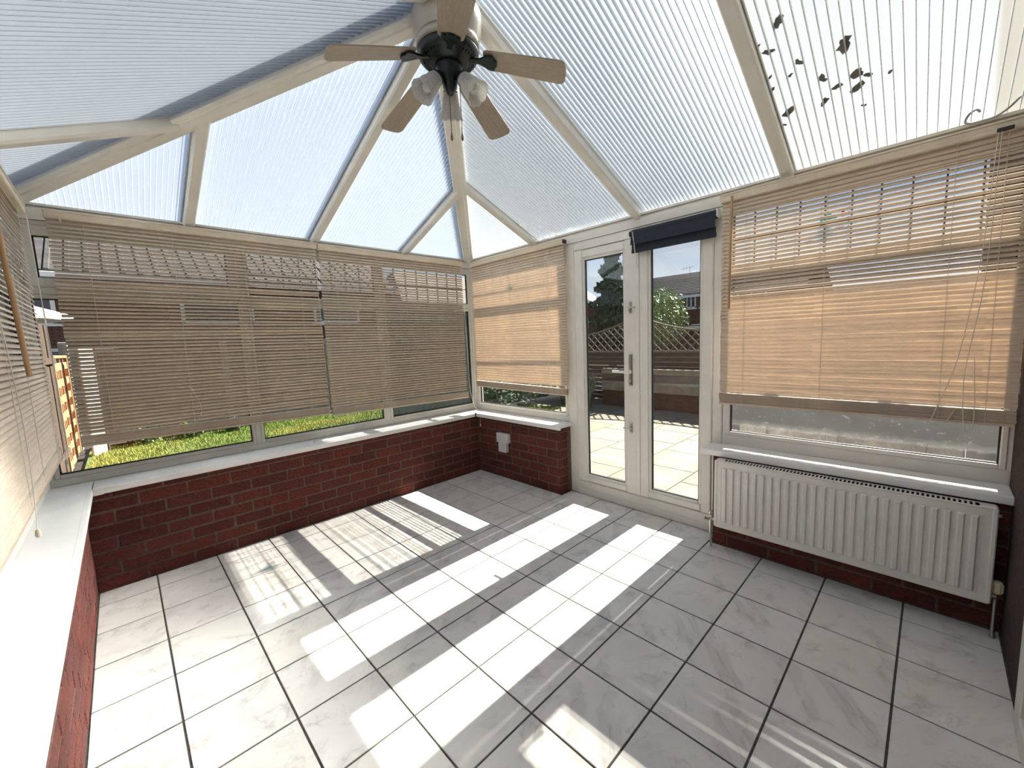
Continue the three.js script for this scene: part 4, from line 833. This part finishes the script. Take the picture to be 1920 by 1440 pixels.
  foliage(2200, blobPlace(0.75, 0.85, 0.8, 1.9), 0.06, bt, M.bush);
  // houses
  const house = (label, pos, turn, W, D, eaves, ridge, wins, gable) => {
    const o = thing('house', label, 'house', pos, turn);
    mesh('wall', gable ? [span(0, W, 0, eaves, -D, 0), polys([[V(0, eaves, 0), V(W, eaves, 0), V(W / 2, ridge, 0)], [V(0, eaves, -D), V(W, eaves, -D), V(W / 2, ridge, -D)]], 0, 0)] : [span(0, W, 0, eaves, -D, 0)], M.farBrick, o);
    const roofs = gable ? [[V(-0.2, eaves - 0.1, 0.15), V(W / 2, ridge, 0.15), V(W / 2, ridge, -D), V(-0.2, eaves - 0.1, -D)], [V(W + 0.2, eaves - 0.1, 0.15), V(W / 2, ridge, 0.15), V(W / 2, ridge, -D), V(W + 0.2, eaves - 0.1, -D)]] : [[V(-0.15, eaves - 0.08, 0.3), V(W + 0.15, eaves - 0.08, 0.3), V(W + 0.15, ridge, -D / 2), V(-0.15, ridge, -D / 2)], [V(-0.15, eaves - 0.08, -D - 0.3), V(W + 0.15, eaves - 0.08, -D - 0.3), V(W + 0.15, ridge, -D / 2), V(-0.15, ridge, -D / 2)]];
    const rf = mesh('roof', roofs.map(r => slabOf(r, V(0, 1, 0), 0.08)), M.farRoof, o);
    mesh('gutter', gable ? [prism(V(-0.2, eaves - 0.12, 0.16), V(W / 2, ridge - 0.02, 0.16), [[-0.02, -0.1], [0.02, -0.1], [0.02, 0.06], [-0.02, 0.06]], V(0, 1, 0)), prism(V(W / 2, ridge - 0.02, 0.16), V(W + 0.2, eaves - 0.12, 0.16), [[-0.02, -0.1], [0.02, -0.1], [0.02, 0.06], [-0.02, 0.06]], V(0, 1, 0))] : span(-0.15, W + 0.15, eaves - 0.2, eaves - 0.06, 0.28, 0.36), M.farWhite, o);
    for (const [a0, a1, y0, y1] of wins) {
      const f = 0.07, w = mesh('window', [span(a0, a0 + f, y0, y1, 0.0, 0.06), span(a1 - f, a1, y0, y1, 0, 0.06), span(a0, a1, y0, y0 + f, 0, 0.06), span(a0, a1, y1 - f, y1, 0, 0.06), span((a0 + a1) / 2 - f / 2, (a0 + a1) / 2 + f / 2, y0, y1, 0, 0.06), span(a0 - 0.06, a1 + 0.06, y0 - 0.08, y0, 0, 0.12)], M.farWhite, o);
      mesh('window_pane', span(a0 + f, a1 - f, y0 + f, y1 - f, 0.005, 0.03), M.farPane, w);
    }
    return [o, rf];
  };
  const [h2, r2] = house('brick house with long tiled roof and white windows beyond the trellis', [24.5, -0.13, -12.5], -Math.PI / 2, 11, 7, 3.65, 5.3, [[5.25, 5.8, 2.85, 3.55], [6.05, 6.7, 2.85, 3.55], [8, 9.4, 2.85, 3.55], [5.5, 8, 0.6, 1.9]]);
  const courses = []; for (let k = 0; k < 15; k++) { const t = (k + 0.5) / 15; courses.push(prism(V(-0.15, 3.57 + 1.73 * t + 0.09, 0.3 - 3.8 * t), V(11.15, 3.57 + 1.73 * t + 0.09, 0.3 - 3.8 * t), [[-0.02, -0.012], [0.02, -0.012], [0.02, 0.02], [-0.02, 0.02]], V(0, 1, 0))); }
  mesh('tile_course', courses, M.farTile[1], r2);
  mesh('aerial', [tube([V(4.1, 5.2, -3.2), V(4.1, 5.75, -3.2)], 0.015, 1, 5), tube([V(3.5, 5.65, -3.2), V(4.4, 5.72, -3.2)], 0.012, 1, 5), tube([V(3.7, 5.55, -3.2), V(3.7, 5.78, -3.2)], 0.008, 1, 5), tube([V(3.9, 5.58, -3.2), V(3.9, 5.8, -3.2)], 0.008, 1, 5)], M.cable, r2);
  house('pale gabled house end at the far left of the conifer', [21.5, -0.13, -16.5], -Math.PI / 2 + 0.3, 4.2, 4, 3.4, 5.0, [[1.4, 2.6, 2.2, 3.2]], true);
  const fl = thing('shed_roof', 'pale flat outbuilding roof beyond the trellis dip', 'shed', [12.6, -0.13, -2.2]);
  mesh('wall', span(0, 2, 0, 1.55, -1.2, 2.2), M.fenceBrown[0], fl); mesh('roof_felt', span(-0.1, 2.1, 1.55, 1.63, -1.3, 2.3, 0.01), M.whiteBoard, fl);
}

{
  const o = thing('added_box', 'added grey box as a dark backing behind the misted pane', 'box', [3.55, -0.12, 2.53]);  // added stand-in that keeps the bright patio from showing through the pane
  mesh('body', [span(-0.3, 0.3, 0, 0.98, -0.47, 0.66, 0.01)], M.concrete, o);
  mesh('lid', span(-0.33, 0.33, 0.98, 1.06, -0.47, 0.69, 0.012), M.concrete, o);
  for (const z of [-0.32, 0.08, 0.48]) mesh('rib', span(-0.315, -0.3, 0.05, 0.95, z - 0.03, z + 0.03, 0.004), M.concrete, o);
}

// ---------------------------------------------------------------- outside: back garden
{
  // purple-brown board fence with concrete posts
  const fz = -6.5;
  const boards = (label, x0, x1, mats, h = 1.55) => {
    const o = thing('garden_fence', label, 'fence', [x0, -0.13, fz], 0, 'board fence panels at the end of the lawn');
    const W = x1 - x0, n = 13; for (let k = 0; k < n; k++) mesh('board', span(W * k / n + 0.003, W * (k + 1) / n - 0.003, 0.22, h + rr(-0.01, 0.01), -0.012 + (k % 2) * 0.012, (k % 2) * 0.012, 0.002, rr(0, 4), rr(0, 4)), mats[k % mats.length], o);
    for (const y of [0.45, 1.0, 1.4]) mesh('rail', span(0, W, y - 0.03, y + 0.03, -0.05, -0.014, 0.003), mats[0], o);
    mesh('gravel_board', span(0, W, -0.03, 0.215, -0.02, 0.02, 0.004), M.concrete, o);
    mesh('post', span(W + 0.01, W + 0.11, -0.05, h + 0.1, -0.05, 0.05, 0.006), M.concrete, o);
  };
  boards('garden fence panel behind the left edge of the left blind', -0.45, 1.38, M.fencePurple); boards('garden fence panel behind the middle of the left blind', 1.5, 3.33, M.fencePurple); boards('garden fence panel behind the joint of the two blinds', 3.45, 5.28, M.fencePurple); boards('garden fence panel behind the right blind', 5.4, 7.23, M.fencePurple); boards('garden fence panel farthest to the right behind the right blind', 7.35, 9.18, M.fencePurple);
  const sb = thing('soil_border', 'dark soil border along the foot of the garden fence', 'border', [3.5, -0.13, -6.25]); mesh('soil', span(-4, 5, -0.03, 0.03, -0.2, 0.2, 0.02), M.soil, sb); mesh('edging', span(-4, 5, -0.03, 0.06, 0.2, 0.23, 0.004), M.fenceDark[0], sb);
  const bushes = [[0.15, -5.85, 0.42, 'low flowering plant at the left end of the border'], [0.75, -5.78, 0.36, 'second low plant along the soil border'], [1.35, -5.78, 0.3, 'third low plant along the soil border']];
  for (const [x, z, s, l] of bushes) { const o = thing('border_plant', l, 'plant', [x, -0.12, z], 0, 'low plants in the soil border'); mesh('stem', tube([V(0, 0, 0), V(0.01, 0.25 * s, 0)], 0.012, 1, 5), M.bark, o); foliage(420, blobPlace(0.6 * s, 0.4 * s, 0.5 * s, 0.4 * s), 0.035, o, [M.shrub[1], M.bush[1], M.shrub[0]]); }
  // boundary fence on the left: plain panel, then sunlit basket weave
  const bx = -0.62;
  const side = thing('boundary_fence', 'weathered brown board fence close outside the left window', 'fence', [bx, -0.13, -0.3], Math.PI / 2);
  for (let k = 0; k < 16; k++) mesh('board', span(k * 0.25 + 0.003, k * 0.25 + 0.247, 0.0, 1.85, -0.012, 0.008 + (k % 2) * 0.01, 0.003, rr(0, 4), rr(0, 4)), M.fenceBrown[k % 2], side);
  mesh('rail', span(0, 4, 1.4, 1.47, 0.018, 0.05, 0.004), M.fenceBrown[0], side); mesh('rail', span(0, 4, 0.3, 0.37, 0.018, 0.05, 0.004), M.fenceBrown[0], side);
  const near = thing('boundary_fence', 'brown board fence beside the left wall towards the house', 'fence', [bx, -0.13, 3.6], Math.PI / 2);
  for (let k = 0; k < 15; k++) mesh('board', span(k * 0.255 + 0.003, k * 0.255 + 0.25, 0.0, 1.85, -0.012, 0.008 + (k % 2) * 0.01, 0.003, rr(0, 4), rr(0, 4)), M.fenceBrown[k % 2], near);
  mesh('rail', span(0, 3.82, 1.4, 1.47, 0.018, 0.04, 0.004), M.fenceBrown[0], near);
  const weave = (label, z) => {
    const o = thing('woven_fence', label, 'fence', [bx, -0.13, z], Math.PI / 2, 'basket weave panels on the boundary');
    mesh('frame', [span(0, 0.05, 0, 1.5, -0.03, 0.03, 0.004), span(1.75, 1.8, 0, 1.5, -0.03, 0.03, 0.004), span(0, 1.8, 1.46, 1.5, -0.03, 0.03, 0.004)], M.fenceOrange[2], o);
    for (const x of [0.45, 0.9, 1.35]) mesh('upright', span(x - 0.018, x + 0.018, 0, 1.46, -0.012, 0.012, 0.003), M.fenceOrange[2], o);
    for (let k = 0; k < 13; k++) for (let j = 0; j < 4; j++) { const s = (k + j) % 2 ? 1 : -1; mesh('slat', prism(V(0.05 + j * 0.45, 0.055 + k * 0.108, j % 2 ? -s * 0.014 : s * 0.014), V(0.05 + (j + 1) * 0.45 - (j === 3 ? 0.1 : 0), 0.055 + k * 0.108, j % 2 ? s * 0.014 : -s * 0.014), [[-0.004, -0.05], [0.004, -0.05], [0.004, 0.05], [-0.004, 0.05]], V(0, 1, 0), rr(0, 3), rr(0, 3)), M.fenceOrange[(k + j) % 3], o); }
  };
  weave('sunlit orange basket weave fence panel nearest the window', -4.36);
  const cp = thing('concrete_post', 'grey concrete post between woven fence and white board', 'post', [bx, -0.13, -6.22]); mesh('post', span(-0.05, 0.05, 0, 1.7, -0.05, 0.05, 0.008), M.concrete, cp);
  const wb = thing('white_board', 'tall pale board standing at the left edge of the lawn', 'board', [-0.36, -0.13, -5.6], 0.9); mesh('panel', span(-0.13, 0.1, 0, 1.62, -0.015, 0.015, 0.004), M.whiteBoard, wb); mesh('batten', span(0.1, 0.13, 0, 1.62, -0.03, 0.03, 0.004), M.fenceBrown[0], wb);
  // white parasol in the neighbouring garden
  const pa = thing('parasol', 'white garden parasol beyond the woven fence', 'parasol', [-1.75, -0.13, -9.2]);
  const cn = new THREE.ConeGeometry(1.15, 0.42, 8, 1, true); mesh('canopy', cn.translate(0, 2.52, 0), M.canvas, pa); mesh('valance', new THREE.CylinderGeometry(1.15, 1.15, 0.1, 8, 1, true).translate(0, 2.26, 0), M.canvas, pa); mesh('pole', tube([V(0, 0, 0), V(0, 2.75, 0)], 0.025, 1, 10), M.sleeper, pa);
  // neighbour's house with separate roof tiles where they show
  const o = thing('house', 'brick house with tiled roof and white windows beyond the garden fence', 'house', [-5, -0.13, -12]);
  const W = 13, D = 7, E = 3.5, Rr = 5.7;
  mesh('wall', [span(0, W, 0, E, -D, 0)], M.farBrick, o);
  const rf = mesh('roof', [slabOf([V(-0.15, E, 0.35), V(W + 0.15, E, 0.35), V(W + 0.15, Rr, -D / 2), V(-0.15, Rr, -D / 2)], V(0, 1, 0), 0.06), slabOf([V(-0.15, E, -D - 0.35), V(W + 0.15, E, -D - 0.35), V(W + 0.15, Rr, -D / 2), V(-0.15, Rr, -D / 2)], V(0, 1, 0), 0.06)], M.farTile[0], o);
  mesh('gutter', span(-0.15, W + 0.15, E - 0.12, E + 0.01, 0.36, 0.46, 0.01), M.farWhite, o);
  const tile = join(span(-0.16, 0.16, -0.012, 0.012, -0.16, 0.16, 0.004), span(-0.155, -0.05, 0.0, 0.04, -0.16, 0.16, 0.014));
  const slope = Math.atan2(Rr - E, D / 2 + 0.35), rest = [];
  for (let r = 0; r < 14; r++) for (let c2 = 0; c2 < 39; c2++) {
    const t = (r + 0.35) / 14, x = 0.05 + c2 * 0.335, y = E + (Rr - E) * t + 0.085, z = 0.35 - (D / 2 + 0.35) * t;
    if (r < 12 && c2 >= 7 && c2 < 32) { const m = mesh('roof_tile', tile, M.farTile[(r * 7 + c2 * 3) % 3], rf); m.position.set(x, y, z); m.rotation.x = slope + 0.05; }
    else rest.push(at(tile.clone(), x, y, z, slope + 0.05));
  }
  const st = mesh('roof_tiles', rest, M.farTile[1], rf); st.userData.kind = 'stuff';
  for (const [a0, a1, y0, y1] of [[2.6, 4.0, 2.3, 3.15], [6.4, 8.2, 2.3, 3.15], [10, 11.6, 2.3, 3.15], [3, 5, 0.5, 1.7]]) {
    const f = 0.08, w = mesh('window', [span(a0, a0 + f, y0, y1, 0, 0.06), span(a1 - f, a1, y0, y1, 0, 0.06), span(a0, a1, y0, y0 + f, 0, 0.06), span(a0, a1, y1 - f, y1, 0, 0.06), span(a0 - 0.08, a1 + 0.08, y0 - 0.06, y0, 0, 0.14)], M.farWhite, o);
    mesh('window_pane', span(a0 + f, a1 - f, y0 + f, y1 - f, 0.005, 0.03), M.farPane, w);
  }
  const o2 = thing('house', 'second brick house set back to the right beyond the garden fence', 'house', [10.2, -0.13, -15]);
  mesh('wall', span(0, 8, 0, 3.4, -6, 0), M.farBrick, o2); mesh('roof', [slabOf([V(-0.2, 3.35, 0.3), V(8.2, 3.35, 0.3), V(7.2, 5.4, -3), V(1.2, 5.4, -3)], V(0, 1, 0), 0.08), slabOf([V(-0.2, 3.35, 0.3), V(1.2, 5.4, -3), V(-0.2, 3.35, -6)], V(0, 1, 0), 0.08)], M.farRoof, o2);
}

renderer.render(scene, camera);
